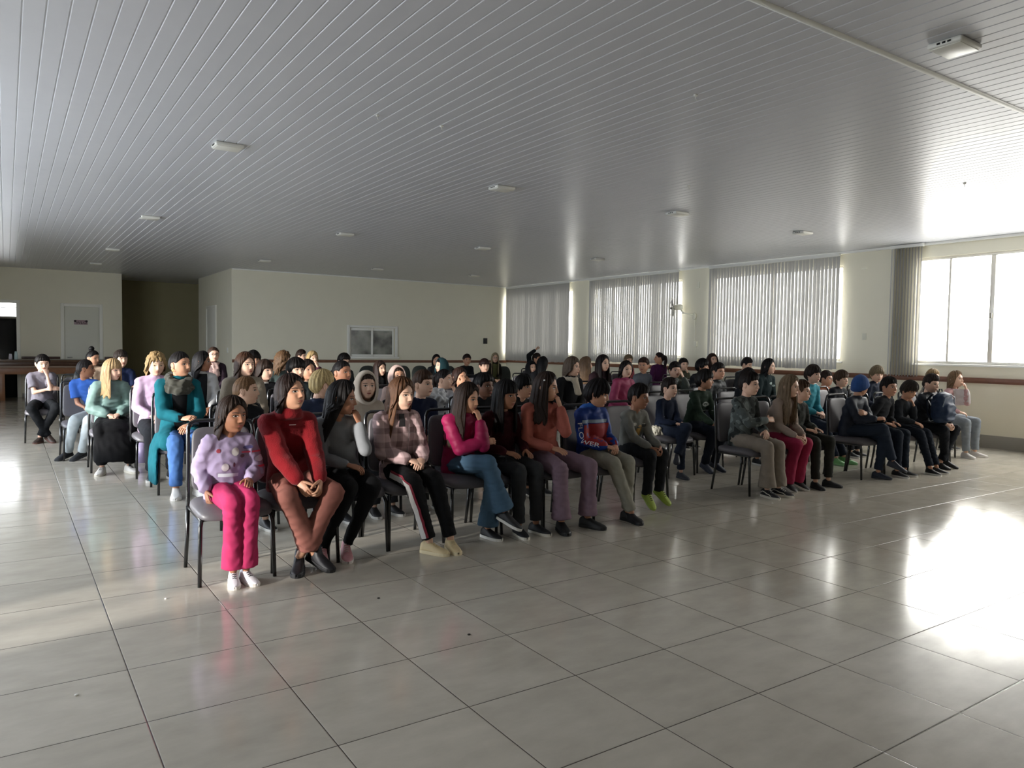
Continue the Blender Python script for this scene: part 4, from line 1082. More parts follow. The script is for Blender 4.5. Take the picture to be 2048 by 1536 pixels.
    for i, s in enumerate((-1, 1)):
        K, A_ = kn[i], an[i]; end = K.lerp(A_, min(.97, (K.z-hemz)/max(.05, K.z-A_.z)))
        tr.tube([hipj[i]+Vector((-s*.01, .03, 0)), hipj[i].lerp(K, .5), K], [.088*k+tb, .079*k+tb, .064*k+tb], n=16)
        tr.tube([K, K.lerp(end, .3), K.lerp(end, .7)], [.064*k+tb, .06*k+tb*.8, (.05*k+hr)*.5+tb*.5], n=16)
        tr.tube([K.lerp(end, .62), end], [(.05*k+hr)*.5+tb*.5, hr+tb*.4], n=16, round_=False)
    if ex == 'skirt':
        m_ = (kn[0]+kn[1])/2
        tr.tube([hip, m_+Vector((0, .0, .0))], [(.17*k, .11*k), (.2*k, .1*k)], n=20); tr.tube([m_+Vector((0, .03, .02)), m_+Vector((0, .0, -.2)), m_+Vector((0, -.0, -.36))], [(.2*k, .1*k), (.25*k, .13*k), (.24*k, .13*k)], n=20, round_=False)
    me = remesh(tr, vt*1.05, 4, 'trousers', cloth(leg, 'denim'), folds(pid+500, .002, 52)); tro = link('trousers' if ex != 'skirt' else 'skirt', me, po)
    if ex == 'sidestripe':
        bv2 = BVHTree.FromPolygons([v_.co.copy() for v_ in me.vertices], [tuple(p.vertices) for p in me.polygons])
        path = [hipj[0].lerp(kn[0], .25), hipj[0].lerp(kn[0], .8), kn[0]+Vector((0, 0, -.02)), kn[0].lerp(an[0], .5), kn[0].lerp(an[0], .93)]
        for nm, oo, ww, cc in (('side_stripe', 0, .04, 'c9c6c4'), ('side_piping', -.028, .014, '7d2030')):
            vs = []
            dvv = Vector((.9, .45, 0)).normalized()
            NP = 26
            for q in range(NP+1):
                g = q/NP*(len(path)-1); j = min(len(path)-2, int(g)); p_ = path[j].lerp(path[j+1], g-j)
                t_ = (path[min(j+2, len(path)-1)]-path[j]).normalized(); up_ = dvv.cross(t_).normalized()
                for w_ in (-.5, 0, .5):
                    r = bv2.ray_cast(p_+up_*(oo+w_*ww)-dvv*.4, dvv, .8); vs.append((r[0]-dvv*.0075) if r[0] is not None else p_)
            mb = MB(); mb.add(vs, [(q*3+w_, q*3+w_+1, q*3+w_+4, q*3+w_+3) for q in range(NP) for w_ in (0, 1)]); obj(nm, mb, plain('stripe_'+cc, cc, .8), po)
    # ---- shoes
    mu, ms, ml, mst = shoe_meshes(*shoe)
    for i, s in enumerate((-1, 1)):
        A_ = an[i]; so = link('shoe', mu, po)
        f_ = 1.05*k; so.scale = (f_*(1 if s < 0 else -1), f_, f_); so.rotation_euler = (math.radians(fp[i]), 0, math.radians(fy[i]))
        base = A_.z-(.085*k+.01)
        so.location = (A_.x, A_.y, max(0.0, base)+(.17*k*math.sin(math.radians(fp[i])) if fp[i] > 0 and lk != 'c' else 0)*(1 if base < .02 else .6))
        link('sole', ms, so)
        if ml: link('laces', ml, so)
        if mst: link('side_stripe', mst, so)
    # ---- extras
    if hood and hair not in ('hood', 'beanie') and 'neckwrap' not in ex and pid != 20:
        mb = MB(); mb.torus(nb+Vector((0, .03*k, .012)), .08*k, .032*k, 22, 10, Matrix.Rotation(math.radians(-24), 3, 'X'), sx=1.1, sy=.95); mb.ell(nb+Vector((0, .105*k, -.015)), (.09*k, .045*k, .065*k))
        link('hood', remesh(mb, .011, 3, 'hood', cloth(hood, knd), folds(pid, .003, 50)), po)
    if 'scarf' in ex:
        mb = MB()
        for q, (r_, z_) in enumerate(((.088, -.03), (.1, -.075), (.085, .008))): mb.torus(nb+Vector((0, -.015-.012*q, z_)), r_*k, .034*k, 26, 10, Matrix.Rotation(math.radians(16+6*q), 3, 'X'), sx=1.1)
        me = remesh(mb, .009, 3, 'scarf', cloth('47463e', 'wool'), folds(pid, .007, 60)); link('scarf', me, po)
    if ex == 'neckwrap' or ex == 'neckwrap_glasses':
        mb = MB(); mb.torus(nb+Vector((0, -.01, .0)), .078*k, .03*k, 22, 10, Matrix.Rotation(math.radians(10), 3, 'X')); mb.tube([nb+Vector((.02, -.09, -.02)), nb+Vector((.03, -.15*k, -.2*k))], [(.05*k, .02), (.06*k, .02)], n=12)
        me = remesh(mb, .012, 3, 'scarf', cloth(hood or 'c9a79b', 'wool'), folds(pid, .005, 60)); link('scarf', me, po)
    if 'glasses' in ex:
        mb = MB()
        for s in (-1, 1):
            mb.torus((s*.032, -.092, .002), .021, .0018, 20, 6, Matrix.Rotation(PI/2, 3, 'X')); mb.tube([(s*.052, -.09, .004), (s*.083, -.01, .006)], [.0018]*2, n=6)
        mb.tube([(-.012, -.096, .004), (0, -.099, .007), (.012, -.096, .004)], [.0018]*3, n=6)
        m2 = MB(); m2._merge(mb, MH, 0); obj('glasses', m2, plain('spectacle_frame', '1d1a1a', .3), po)
    if 'clip' in ex:
        mb = MB(); mb.ell((-.085, -.0, .062), (.008, .008, .006)); m2 = MB(); m2._merge(mb, MH, 0); obj('hair_clip', m2, plain('clip_white', 'f0f0f0', .3), po)
    if 'earring' in ex:
        mb = MB(); mb.torus((-.086, .006, -.052), .011, .0022, 16, 6, Matrix.Rotation(PI/2, 3, 'Y')); m2 = MB(); m2._merge(mb, MH, 0); obj('earring', m2, plain('gold', 'c89b4a', .25, metal=1), po)
    PEOPLE[pid] = dict(root=R0, rz=rz_, k=k, Wr=Wr, Hd=Hd, H=H, nb=nb, obj=po)
    if chair:
        PEOPLE[pid]['chair'] = put_chair(R0.x, R0.y, rz_+math.radians(rnd.uniform(-2, 2)), chair_label or 'grey chair under the '+who.split(',')[0], chair)
    return po
# ================================================================ the audience
BLK, DBR, BRN, LBR, BLD, GRY = '14100f', '2a1d16', '45301f', '67492f', 'a98d62', '77706a'
S1, S2, S3, S4 = 'd9b39b', 'c29478', '9d6f55', '6f4d3b'
snk = ('e3e0e4', 'dcd6cf', '15131a', ''); drk = ('161618', 'd8d6d0', None, ''); blk = ('131314', '19191a', None, ''); vns = ('17181b', 'd5d0c4', 'c9c6bd', 'stripe')
pnk = ('c98f95', 'e4dcd8', 'd9c6c6', ''); crm = ('cdb98f', 'd9caa6', 'cbb891', ''); lim = ('a3b84a', 'a8bf58', '1b1b1b', ''); grn = ('6fae6a', '8cc487', '3d3d3d', '')
bts = ('17161a', '121214', None, 'boot'); bro = ('3c2f28', '5b3d33', None, '')
R1 = 1.8
# ---- front row, left block
person(21, 465, 795, 863, 1.72, 36, 'girl in lilac patterned sweater, pink flared trousers, first in the front row', hair='long', hc=DBR, skin=S3, col='a999b8', leg='b83462', arms='st', hem='flare', lk='e', shoe=snk, drape='back', root_y=1.8, pitch=4, bulk=.012,
       prints=[('blob', .03, -.13, .03, .036, 'c9c2c0'), ('blob', -.05, -.26, .028, .034, 'bdb5b8'), ('blob', .09, -.17, .02, .016, '5b3c48'), ('blob', -.1, -.12, .016, .018, '8a2b3a'), ('bar', -.02, -.33, .16, .03, 'cfd3dc'), ('blob', .02, -.24, .009, .02, '5b2a3c'),
               ('blob', -.02, -.1, .02, .016, '4f4a78', 60), ('blob', .02, -.2, .035, .03, 'c3cde4', 70), ('bar', -.03, -.14, .1, .014, 'c8455f', 75), ('bar', .0, -.27, .09, .016, 'c8455f', 80), ('blob', .01, -.31, .04, .028, '8fa0c4', 65)], dx=0)
person(20, 582, 750, 820, 1.78, 42, 'girl in red textured sweater, dusty pink flared trousers, second in the front row', pitch=-8, hair='long', hc='241814', skin=S2, knd='fuzzy', col='7a0c15', leg='8c5a50', arms='bb', hem='flare', lk='x', shoe=bts, root_y=1.87, sweep=.02, hemz=.16, prints=[('bar', .0, -.07, .05, .006, 'd9b9b5')], dx=-0.05, hood='7a0c15')
person(22, 685, 763, 828, 1.86, 76, 'girl in grey sweatshirt, long black hair, hand at her mouth', hair='longer', hc=BLK, skin=S3, col='85878a', leg='121214', arms='lc', lk='L', shoe=pnk, drape='back', root_y=1.95, hem='tight', pitch=6, dx=-0.06)
person(29, 803, 757, 819, 1.88, 46, 'girl in pale plaid jacket, long brown hair, black trousers with white side stripe', hair='waist', hc='5a3d29', skin=S1, knd='plaid', col='b39a9a', leg='141416', arms='ll', lk='W', shoe=crm, drape='mid', root_y=1.96, ex='sidestripe', prints=[('bar', .0, -.06, .055, .11, '1a1516'), ('bar', .03, -.26, .012, .3, '8d7b7c'), ('bar', .085, -.17, .07, .01, '8d7b7c')], pitch=4, dx=-0.06)
person(75, 935, 766, 826, 1.86, 56, 'girl in magenta padded jacket, blue jeans, legs crossed', hair='longer', hc=DBR, skin=S2, knd='puffer', col='98174c', leg='506d86', arms='xc', lk='c', shoe=drk, hem='wide', drape='front', root_y=1.95, pitch=8, dx=-0.02)
person(76, 1012, 761, 818, 1.86, 50, 'girl in dark maroon top, long black fringe hair, grey jeans', hair='bangs', hc='100c0c', skin=S3, col='3a0d14', leg='37383a', arms='tt', lk='n', shoe=vns[:2]+(None, ''), drape='front', root_y=1.95, pitch=4, dx=-0.06)
person(42, 1093, 747, 800, 1.84, 74, 'girl in peach sweater, mauve flared trousers, fist at her mouth', hair='long', hc=DBR, skin=S2, col='b96a5d', leg='8d7583', arms='tm', lk='o', hem='flare', shoe=blk, drape='front', root_y=1.92, pitch=6, ex='clip', dx=-0.1)
person(46, 1196, 759, 815, 1.8, 78, 'boy in blue and red jacket with white sleeve lettering, pale trousers', pitch=12, hair='mop', hc='161212', skin=S2, knd='shell', col='173c8c', leg='9d9a8c', arms='ll', lk='g', shoe=blk, root_y=1.9, hood='2a63b8',
       prints=[('bar', .0, -.26, .26, .22, '8a0f19'), ('bar', .0, -.26, .22, .2, '8a0f19', -35), ('bar', 0, -.125, .26, .035, '8fa0b4'), ('bar', .0, -.125, .2, .035, '8fa0b4', -35), ('textarm', 0, 0, 0, 0, 'e3e6ea', 0, 'FLOWER')], dx=-0.08)
person(53, 1279, 767, 820, 1.96, 62, 'boy in grey sweater with a picture on the chest, green shoes', pitch=6, hair='short', hc='17110f', skin=S3, col='85857f', leg='25272a', arms='bb', lk='d', shoe=lim, root_y=2.07,
       prints=[('blob', 0, -.24, .045, .07, 'b08a45'), ('blob', -.07, -.16, .028, .022, 'c9c7be'), ('blob', .075, -.17, .026, .03, '3a3a38'), ('blob', .075, -.155, .022, .009, 'c9c7be'), ('blob', .0, -.2, .035, .012, '3c352c')], dx=-0.06)
# ---- front row, right block
person(62, 1500, 743, 793, 1.9, 62, 'boy in grey camouflage sweater, beige trousers, striped black shoes', pitch=2, hair='short', hc='1d1613', skin=S1, knd='camo', col='565c5a', leg='958a7d', arms='xl', lk='n', shoe=vns, root_y=1.97, dx=-0.05, hem='wide')
person(63, 1580, 751, 794, 1.8, 66, 'girl in beige knit cardigan, pink trousers, leaning forward', hair='longer', hc='7d6a55', skin=S1, col='a8978c', leg='a02a4c', arms='bb', lk='t', shoe=drk, drape='front', root_y=1.96, pitch=4, dx=0, hem='wide')
person(64, 1604, 764, 800, 1.95, 70, 'boy in dark camouflage jacket, half hidden behind the girl in beige', hair='short', hc=BRN, skin=S1, knd='camo', col='3d403c', leg='33332e', arms='tt', lk='o', shoe=blk, root_y=1.97, dx=0)
person(68, 1721, 754, 790, 1.9, 150, 'child in blue knitted beanie, dark navy padded jacket', hair='beanie', hood='2a4a80', hc=DBR, skin=S2, knd='shell', col='1d2433', leg='2b3442', arms='hx', lk='c', shoe=('1b2230', '22262e', None, ''), root_y=1.95, dx=0)
person(70, 1779, 756, 792, 1.86, 48, 'boy in black hooded sweatshirt, looking right beside the beanie child', hair='short', hc='1a1513', skin=S2, knd='hoodie', col='24262a', leg='1d2632', arms='tt', lk='n', shoe=drk, root_y=1.95, dx=0.08)
person(71, 1819, 761, 799, 1.86, 46, 'boy in dark grey sweater, head bowed over his lap', pitch=24, hair='mop', hc='3a332e', skin=S2, col='30343a', leg='1c232e', arms='kc', lk='f', shoe=drk, root_y=1.95, dx=0)
person(72, 1863, 746, 788, 1.86, 54, 'boy in dark navy jacket, holding a backpack on his lap', pitch=8, hair='flat', hc='2b221d', skin=S1, knd='shell', col='191f2a', leg='1d2026', arms='bb', lk='x', shoe=blk, root_y=1.95, dx=-0.05)
person(74, 1912, 738, 778, 2.25, 60, 'girl in pale pink zipped top, light jeans, last on the window side', pitch=-4, hair='long', hc='7c6248', skin=S1, col='c9a0a0', leg='8d949c', arms='lm', lk='o', shoe=('c9c4c0', 'dedad5', None, ''), inner='d8cfd0')
# ---- second row
person(13, 493, 749, 811, 3.05, 76, 'boy in black hooded top, short light brown hair, strongly lit from the side', hair='buzz', hc='6b4e33', skin=S1, knd='hoodie', col='17181b', leg='202226', arms='ll')
person(19, 646, 745, 793, 3.0, 112, 'blond boy in navy jacket, turning his head away', hair='fringe', hc='c0a877', skin=S1, knd='shell', col='1f2a44', leg='23252b', arms='ll')
person(25, 733, 744, 798, 3.05, 16, 'child in cream hood, facing the camera between two girls', hair='hood', hood='cdbfae', hc=DBR, skin=S1, knd='hoodie', col='cdbfae', leg='2b2c30', arms='ll', dx=-0.06)
person(28, 847, 743, 793, 3.0, 52, 'boy in navy sweater, short brown hair, smiling', hair='flat', hc='3f2c20', skin=S1, col='161c33', leg='22242b', arms='ll', dx=.05)
person(37, 970, 746, 797, 3.1, 42, 'boy in black top, shaded face behind the magenta jacket girl', hair='short', hc='0f0c0b', skin=S4, knd='hoodie', col='16171a', leg='1c1d20', arms='ll')
person(41, 1048, 743, 804, 3.1, 50, 'boy in black printed hoodie, thick black hair, behind the peach girl', hair='mop', hc='0f0d0d', skin=S2, knd='hoodie', col='151618', leg='1c1d20', arms='ll', prints=[('blob', .08, -.12, .03, .04, '77756e'), ('blob', .05, -.24, .03, .05, '6a6862')])
person(54, 1340, 755, 797, 3.1, 52, 'boy in dark navy sweatshirt, leaning back in the second row', hair='short', hc='221a16', skin=S1, col='141d31', leg='2b3344', arms='ll', lk='C', shoe=('2a2d36', '2f333b', None, ''), lean=.02, prints=[('blob', -.1, -.26, .02, .012, '7d8798', 60)])
person(57, 1410, 738, 781, 3.1, 80, 'boy in dark green sweatshirt with pale chest print', hair='mop', hc='15110f', skin=S2, col='2b3a2e', leg='262b36', arms='bb', lk='t', shoe=('2b3140', '2b3140', None, ''), prints=[('blob', .03, -.18, .06, .035, '9aa09a'), ('blob', .03, -.18, .045, .022, '2b3a2e'), ('bar', .03, -.27, .16, .012, '8b918b')])
person(60, 1497, 738, 772, 3.3, 40, 'boy with dark hair, hidden behind the camouflage sweater boy', hair='short', hc='191412', skin=S2, col='1d2026', leg='1d2026', arms='ll')
person(65, 1627, 725, 772, 3.0, 52, 'boy in bright turquoise long sleeved shirt, dark hair', hair='mop', hc='2b221e', skin=S1, col='3f93a3', leg='222b3a', arms='ll', shoe=grn, lk='f')
person(66, 1653, 738, 776, 3.7, 60, 'person in brown fleece jacket, holding a phone behind the turquoise shirt', hair='short', hc=DBR, skin=S2, knd='fuzzy', col='8a4f33', leg='2a2c33', arms='hl', dx=-.1)
person(67, 1683, 740, 776, 3.1, 52, 'boy in dark top with tousled brown hair, behind the beanie child', hair='mop', hc='4b3a2c', skin=S1, knd='hoodie', col='24262c', leg='24262c', arms='ll')
person(69, 1754, 726, 770, 3.2, 30, 'boy in navy top, fair tousled hair lit from the window', pitch=10, hair='mop', hc='74664f', skin=S1, knd='hoodie', col='1c2333', leg='23262d', arms='ll')
person(73, 1866, 738, 770, 2.85, 44, 'fair haired child, almost hidden behind the navy jacket boy', hair='short', hc='8a7352', skin=S1, col='a9a29a', leg='2b2c30', arms='ll')
# ---- third row
person(7, 361, 699, 757, 4.75, 46, 'woman in teal coat and grey scarf, blue jeans, at the row end', hair='tied', hc='130f0e', skin=S2, knd='coat', col='0f5d69', leg='4a70ab', arms='hl', inner='121315', ex='scarf earring', kk=1.0, shoe=('e0dcd6', 'e0dcd6', None, ''), hem='straight', lk='n')
person(10, 491, 706, 752, 4.9, 36, 'woman in beige fleece jacket, long brown hair, smiling', hair='longer', hc='3b2619', skin=S1, knd='fuzzy', col='8f8474', leg='2a2c33', arms='ll', drape='back')
person(17, 592, 722, 757, 5.0, 32, 'boy in dark top with thick black hair, only eyes visible', hair='mop', hc='100c0b', skin=S1, knd='hoodie', col='2a3234', leg='222429', arms='ll')
person(18, 615, 722, 757, 5.65, 30, 'girl in beige top, dark fringe, beside the boy with thick black hair', hair='long', hc='1d1512', skin=S2, col='a18b78', leg='2a2c33', arms='ll', sweep=.02)
person(23, 685, 725, 763, 4.3, 46, 'girl in dark maroon hoodie, black hair tied back, in shade', hair='tied', hc='110d0d', skin=S3, knd='hoodie', col='2a171c', leg='1d1e22', arms='ll')
person(30, 889, 738, 779, 4.35, 68, 'girl in pale silver jacket, arms resting on the chair in front', hair='tied+pony', hc='1a1312', skin=S1, knd='shell', col='b4b6bc', leg='222429', arms='lc', lean=.1)
person(31, 920, 731, 776, 5.0, 42, 'girl in dark jacket, both hands over her face', hair='long', hc='2a1a15', skin=S2, knd='hoodie', col='1f1d20', leg='222429', arms='ff')
person(12, 530, 724, 757, 5.7, 44, 'girl in black top with straight dark fringe, white collar', hair='bangs', hc='2b1f18', skin=S1, col='17181b', leg='1d1e22', arms='ll', prints=[('bar', .03, -.0, .06, .02, 'd8d4cc')])
person(27, 795, 736, 766, 5.4, 22, 'girl in thin pinkish hood, peeking over the plaid jacket girl', hair='hood', hood='b89f96', hc=DBR, skin=S2, knd='hoodie', col='b89f96', leg='222429', arms='ll')
person(43, 1145, 712, 755, 4.55, 62, 'older woman in black coat, grey brown bobbed hair, pale scarf', hair='bob', hc='57493d', skin=S1, knd='coat', col='141416', leg='1b1c20', arms='ll', ex='neckwrap', hood='b5aa98', kk=1.0)
person(61, 1538, 714, 752, 4.5, 66, 'woman in dark green printed jacket, long black hair', hair='longer', hc='14100f', skin=S1, knd='hoodie', col='1d2b2d', leg='1b1c20', arms='ll', drape='back', kk=.98, prints=[('blob', .05, -.12, .05, .02, '8a9a96'), ('blob', .1, -.16, .03, .016, '8a9a96', 20)])
person(47, 1252, 722, 755, 4.9, 32, 'girl in bright pink jacket, shoulder length black hair', hair='long', hc='1b1412', skin=S1, knd='shell', col='a03a60', leg='222429', arms='ll')
person(51, 1350, 724, 757, 4.9, 27, 'boy in dark green jacket, hand covering half his face', hair='short', hc='191311', skin=S1, knd='shell', col='39413a', leg='222429', arms='lf')
person(58, 1437, 727, 759, 4.2, 46, 'boy in dark padded top, short black hair, before the wide blind', hair='short', hc='191412', skin=S2, knd='puffer', col='26292b', leg='222429', arms='ll')
person(56, 1405, 719, 747, 5.4, 75, 'child in black cap-like hair, looking right under the pillar', hair='mop', hc='0f0d0d', skin=S2, knd='hoodie', col='1d1f24', leg='1d1f24', arms='ll')
person(45, 1206, 708, 745, 5.5, 46, 'girl in dark burgundy hoodie, very long black hair, smiling', hair='longer', hc='1d1514', skin=S1, knd='hoodie', col='2a1a20', leg='1d1e22', arms='ll', drape='front')
person(49, 1287, 715, 746, 6.0, -20, 'boy in grey denim jacket, turning towards the camera', hair='flat', hc='33211a', skin=S2, knd='denim', col='565a63', leg='222429', arms='ll')
person(44, 1172, 710, 748, 6.2, 108, 'girl with light streaked hair under a dark crown, behind the older woman', hair='longer', hc='6a5440', skin=S1, knd='hoodie', col='4a4542', leg='222429', arms='ll', drape='front')
person(59, 1494, 715, 742, 6.2, 60, 'boy in black jacket, head tilted down before the wide blind', pitch=16, hair='short', hc='161212', skin=S1, knd='shell', col='1a1c20', leg='1a1c20', arms='lc')
person(6, 312, 703, 753, 5.8, 14, 'girl in pale pink sweatshirt, curly blond hair, smiling downward', pitch=12, hair='curly', hc='9a8058', skin=S1, col='cdb0cc', leg='1d1f24', arms='ll', lk='n', shoe=('17181b', 'b9b6b0', None, ''))
person(4, 225, 718, 761, 6.35, 48, 'girl in sage green jacket, long blond fringe, wide black skirt', hair='bangs', hc='a58a63', skin=S1, knd='shell', col='76918a', leg='0f0f11', arms='ll', lk='o', ex='skirt', drape='front', shoe=('d5d0c8', 'c9c2b4', '1c1c1c', ''), lod=1, lean=.16, pitch=4, bulk=.01)
person(8, 405, 700, 746, 6.6, 76, 'girl in white and black jacket, dark hair, behind the teal coat', hair='long', hc='120f10', skin=S3, knd='shell', col='b8b8b8', leg='1d1f24', arms='ll', drape='back', inner='15161a')
# ---- further rows
person(2, 172, 717, 757, 7.5, 80, 'boy in bright blue shirt, pale trousers, looking to the right', hair='buzz', hc='1d1614', skin=S3, knd='tee', col='3863b4', leg='c3ccd0', arms='lt', lod=1, lk='L', bulk=.012, shoe=('1a1c20', '2a2c30', None, ''), dx=-.14, lean=.12, rz=-35., root_y=7.55, chair='')
person(11, 507, 701, 738, 7.9, 22, 'person with thick black hair, behind the woman in beige fleece', hair='mop', hc='14100f', skin=S2, col='2b2523', leg='222429', arms='ll')
person(14, 567, 700, 742, 7.3, 96, 'woman with wavy brown hair, arm raised before her face', hair='curly', hc='5a432e', skin=S1, knd='denim', col='4a5654', leg='222429', arms='lf')
person(26, 760, 720, 754, 7.6, 42, 'girl in black turtleneck, long straight dark hair, below the hatch window', hair='longer', hc='2a1d19', skin=S1, knd='puffer', col='1b1c1f', leg='1d1e22', arms='ll', drape='front')
person(32, 882, 714, 748, 7.9, -60, 'person in dark teal hood, turned to the left', hair='hood', hood='1f3b40', hc=BLK, skin=S1, knd='hoodie', col='1f3b40', leg='1d1e22', arms='ll')
person(35, 969, 717, 746, 8.0, 22, 'boy in black top with white collar, brown hair', hair='fringe', hc='2f1d1b', skin=S1, knd='hoodie', col='17181b', leg='1d1e22', arms='ll')
person(39, 1063, 722, 747, 8.7, 32, 'child in black hood, below the raised arm', hair='hood', hood='17181b', hc=BLK, skin=S1, knd='hoodie', col='17181b', leg='1d1e22', arms='ll')
person(40, 1086, 711, 743, 7.7, 130, 'girl with long black hair, turned away beside the older woman', hair='longer', hc='0f0e10', skin=S2, knd='hoodie', col='15161a', leg='15161a', arms='ll')
person(52, 1367, 710, 748, 7.3, 27, 'boy in olive jacket, chin on his hand, in front of the pillar', hair='short', hc='191412', skin=S1, knd='shell', col='4a4a38', leg='222429', arms='lm')
person(24, 688, 708, 737, 8.4, 36, 'boy in dark grey top, black hair, left of the hatch window', pitch=14, hair='short', hc='15100f', skin=S1, col='2a2f2e', leg='1d1e22', arms='ll')
person(1, 85, 707, 746, 9.6, 16, 'boy in grey T-shirt, hand at his mouth, at the far left end', hair='short', hc='15110f', skin=S1, knd='tee', col='77737c', leg='15171a', arms='xm', lod=1, lk='x', shoe=bro, pitch=8, bulk=.012)
person(5, 242, 697, 738, 9.2, 26, 'boy in navy T-shirt, dark short hair, before the recess', hair='fringe', hc='2a221e', skin=S1, knd='tee', col='1a2544', leg='222429', arms='ll')
person(9, 427, 690, 727, 9.8, 16, 'woman in dark plum blazer and pink scarf, hair pulled back, glasses', hair='tied', hc='3a2a22', skin=S1, knd='coat', col='30232e', leg='222429', arms='ll', inner='a78f8c', ex='neckwrap_glasses', hood='c3a39a', kk=1.0)
person(16, 625, 700, 733, 9.8, 32, 'blond girl in maroon top, hand over her mouth', hair='bob', hc='a98f63', skin=S1, knd='hoodie', col='40202a', leg='222429', arms='lm')
person(3, 186, 697, 734, 10.6, 50, 'woman in cream top with black hair in a top bun', hair='tied+bun', hc='0f0d0e', skin=S2, col='d0b49a', leg='2b2523', arms='ll', pitch=8)
person(15, 603, 699, 725, 11.8, 62, 'person with short dark hair and pale face, far before the back wall', hair='short', hc='2a1e18', skin=S1, col='8f8880', leg='222429', arms='lm')
person(33, 873, 703, 737, 10.8, 10, 'person with black hair, behind the dark teal hood', hair='long', hc='100e0f', skin=S2, knd='hoodie', col='17181b', leg='17181b', arms='ll')
person(34, 934, 706, 733, 11.4, 16, 'boy in black sweater, dark red brown hair, before the back wall', hair='short', hc='241715', skin=S2, col='15171c', leg='1d1e22', arms='ll')
person(48, 1257, 708, 734, 9.2, 32, 'fair haired child in pink top, before the middle blind', hair='short', hc='76644d', skin=S1, col='b8626c', leg='222429', arms='ll')
person(55, 1425, 708, 732, 7.3, 32, 'child in brown hood, highest head by the pillar', pitch=-8, hair='hood', hood='3a2a26', hc=DBR, skin=S1, knd='hoodie', col='3a2a26', leg='222429', arms='ll')
person(36, 990, 704, 727, 12.6, 12, 'woman in dark coat with long fair hair and glasses, by the corner', hair='longer', hc='9a8c70', skin=S1, knd='coat', col='2a2723', leg='222429', arms='ll', inner='6a6c45', ex='glasses', drape='front')
person(38, 1074, 704, 730, 11.4, 60, 'person in black jacket, one arm raised with a pointing finger', hair='short', hc='241a17', skin=S2, knd='hoodie', col='17191c', leg='1d1e22', arms='ul')
person(50, 1318, 703, 729, 8.5, -80, 'woman in purple sweater with long dark ponytail, looking left', hair='tied+pony', hc='231518', skin=S2, col='4a1f48', leg='222429', arms='ll')

# ================================================================ loose things
put_chair(.9, 7.62, .03, 'grey chair under the boy in bright blue shirt')
for x_, y_, lab in ((7.32, 13.5, 'dark round topped chair below the hatch window, left of three'), (8.2, 13.45, 'dark round topped chair below the hatch window, middle of three'), (8.66, 13.4, 'dark round topped chair below the hatch window, right of three'),
                    (10.75, 12.8, 'dark round topped chair right of the woman with long fair hair'), (9.4, 13.3, 'dark round topped chair between the black sweater boy and the corner'), (5.9, 9.3, 'dark round topped chair right of the boy in dark grey'), (5.9, 13.2, 'dark round topped chair left of the hatch window')):
    put_chair(x_, y_, 0, lab, 'r', 'dark round topped chairs at the back')
put_chair(3.64, 3.42, 0, 'grey chair with the silver jacket hung on it')
# silver jacket hung on a chair back
mb = MB(); sell(mb, (0, 0, .0), (.225, .07, .105), .5, .5); mb.tube([(-.2, -.05, .02), (-.1, -.085, .03), (.08, -.09, .0), (.2, -.06, -.03)], [.035, .045, .045, .035], n=12); mb.tube([(-.19, -.05, -.02), (-.2, -.06, -.16), (-.19, -.055, -.28)], [(.05, .03)]*3, n=12)
mb.tube([(.12, -.05, -.02), (.13, -.06, -.16), (.12, -.055, -.3)], [(.06, .03)]*3, n=12)
me = remesh(mb, .01, 4, 'jacket', cloth('d8dade', 'shell'), folds(901, .008, 50)); o = link('jacket', me); o.location = (3.64, 3.675, .925); tag(o, 'silver grey jacket draped over a chair back in the second row', 'jacket')
# white paper bag beside the boy in navy
mb = MB(); sell(mb, (-.02, 0, .05), (.055, .05, .05), .6, .6); sell(mb, (.05, -.01, .03), (.05, .04, .03), .6, .6)
me = remesh(mb, .007, 1, 'paper_bag', plain('bag_paper', 'c9c5b6', .8), folds(77, .008, 90)); o = link('paper_bag', me); o.location = (PEOPLE[54]['root'].x-.17, PEOPLE[54]['root'].y+.0, .472); tag(o, 'crumpled white paper bag on the seat beside the navy sweatshirt boy', 'bag')
# dark flask bag
mb = MB(); mb.tube([(0, 0, .0), (0, 0, .38), (0, 0, .47), (.005, 0, .56), (.006, 0, .6)], [.1, .095, .075, .04, .02], n=18)
o = obj('thermos_bag', mb, plain('bag_black', '15191a', .35)); o.location = (1.02, 9.75, .468); tag(o, 'tall black bottle shaped bag on a chair at the left', 'bag')
put_chair(1.02, 9.75, 0, 'grey chair carrying the tall black bag')
mb = MB(); mb.tube([(0, 0, 0), (0, 0, .24)], [.045, .055], n=20, round_=False); o = obj('tumbler', mb, plain('lilac_plastic', 'a79ac0', .4)); o.location = (1.47, 6.85, 0); tag(o, 'lilac plastic tumbler on the floor beside the black skirt', 'cup')
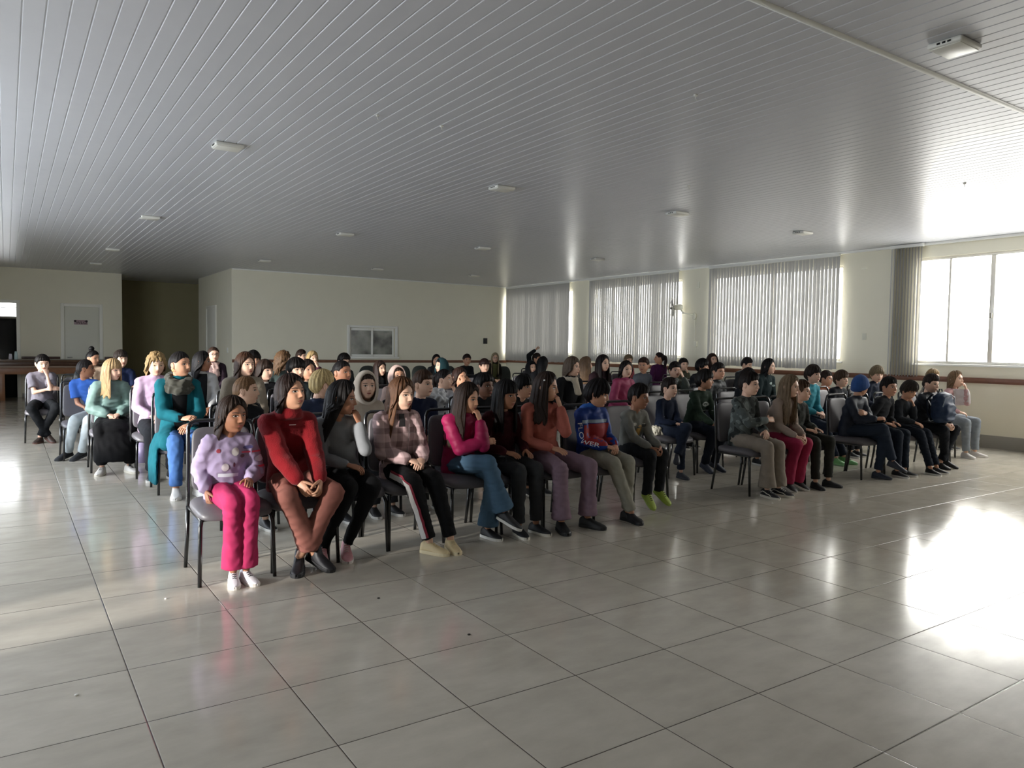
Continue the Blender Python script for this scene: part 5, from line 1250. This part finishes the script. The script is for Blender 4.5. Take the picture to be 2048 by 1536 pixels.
# phones
def phone(p, M_, lab):
    t = thing('smartphone', lab, 'phone', p); q = MB(); q.box(-.035, .035, -.072, .072, -.004, .004); a = obj('phone_body', q, plain('phone_black', '0c0d10', .25), t, bevel=.003)
    q = MB(); q.box(-.031, .031, -.066, .066, .004, .0045); obj('screen', q, plain('phone_screen', '1d2430', .08), t, smooth=False); t.rotation_euler = M_
def wp(pid, v): r = PEOPLE[pid]; return r['root']+Vector(v)
w_ = PEOPLE[7]['Hd'][0][0] @ Vector((.0, -.035, .09)); phone(wp(7, w_), (.5, 0, .25), 'black smartphone in the hand of the woman in teal')
w_ = PEOPLE[66]['Hd'][0][0] @ Vector((.0, -.035, .09)); phone(wp(66, w_), (.6, 0, .3), 'black smartphone in the hand of the person in brown fleece')
# navy backpack on a lap
r_ = PEOPLE[72]['root']; bp_ = thing('backpack', 'navy blue backpack held on the lap of the navy jacket boy', 'backpack', (r_.x-.12, r_.y-.27, .62))
mb = MB(); sell(mb, (0, 0, .16), (.16, .09, .19), .6, .6); sell(mb, (0, -.085, .1), (.12, .045, .11), .6, .6); me = remesh(mb, .011, 3, 'pack_body', cloth('1f3350', 'shell'), folds(66, .006, 40)); link('pack_body', me, bp_)
for s_ in (-1, 1):
    q = MB(); q.tube([(s_*.08, .085, .32), (s_*.09, .15, .24), (s_*.09, .13, .1), (s_*.1, .08, .0)], [(.03, .008)]*4, n=10); obj('shoulder_strap', q, cloth('16202f', 'knit'), bp_)
q = MB(); q.tube([(-.045, .03, .345), (-.03, .03, .385), (.03, .03, .385), (.045, .03, .345)], [.008]*4, n=8); obj('carry_handle', q, cloth('16202f', 'knit'), bp_)
q = MB(); q.tube([(-.14, -.075, .18), (-.11, -.09, .29), (0, -.092, .325), (.11, -.09, .29), (.14, -.075, .18)], [.006]*5, n=8); obj('zip', q, plain('zip_grey', '7f8b98', .4), bp_)
# specks on the floor
for (u_, v_), c_ in zip(((757, 1197), (938, 1270), (332, 1198), (153, 1391), (1545, 1007)), ('2b2622', '2b2622', 'e6e4de', 'e6e4de', 'e6e4de')):
    p_ = at_z(u_, v_, 0); q = MB(); q.ell((0, 0, .003), (.009, .007, .004), 10, 6); o = obj('litter_speck', q, plain('speck_'+c_, c_, .8)); o.location = p_
    tag(o, ('dark speck lying on the tiles before the front row', 'second dark speck lying nearer the camera on the tiles', 'tiny white speck on the tiles by the first chair', 'tiny white speck on the tiles at the lower left', 'tiny white speck on the tiles before the striped shoes')[[757, 938, 332, 153, 1545].index(u_)], 'litter')
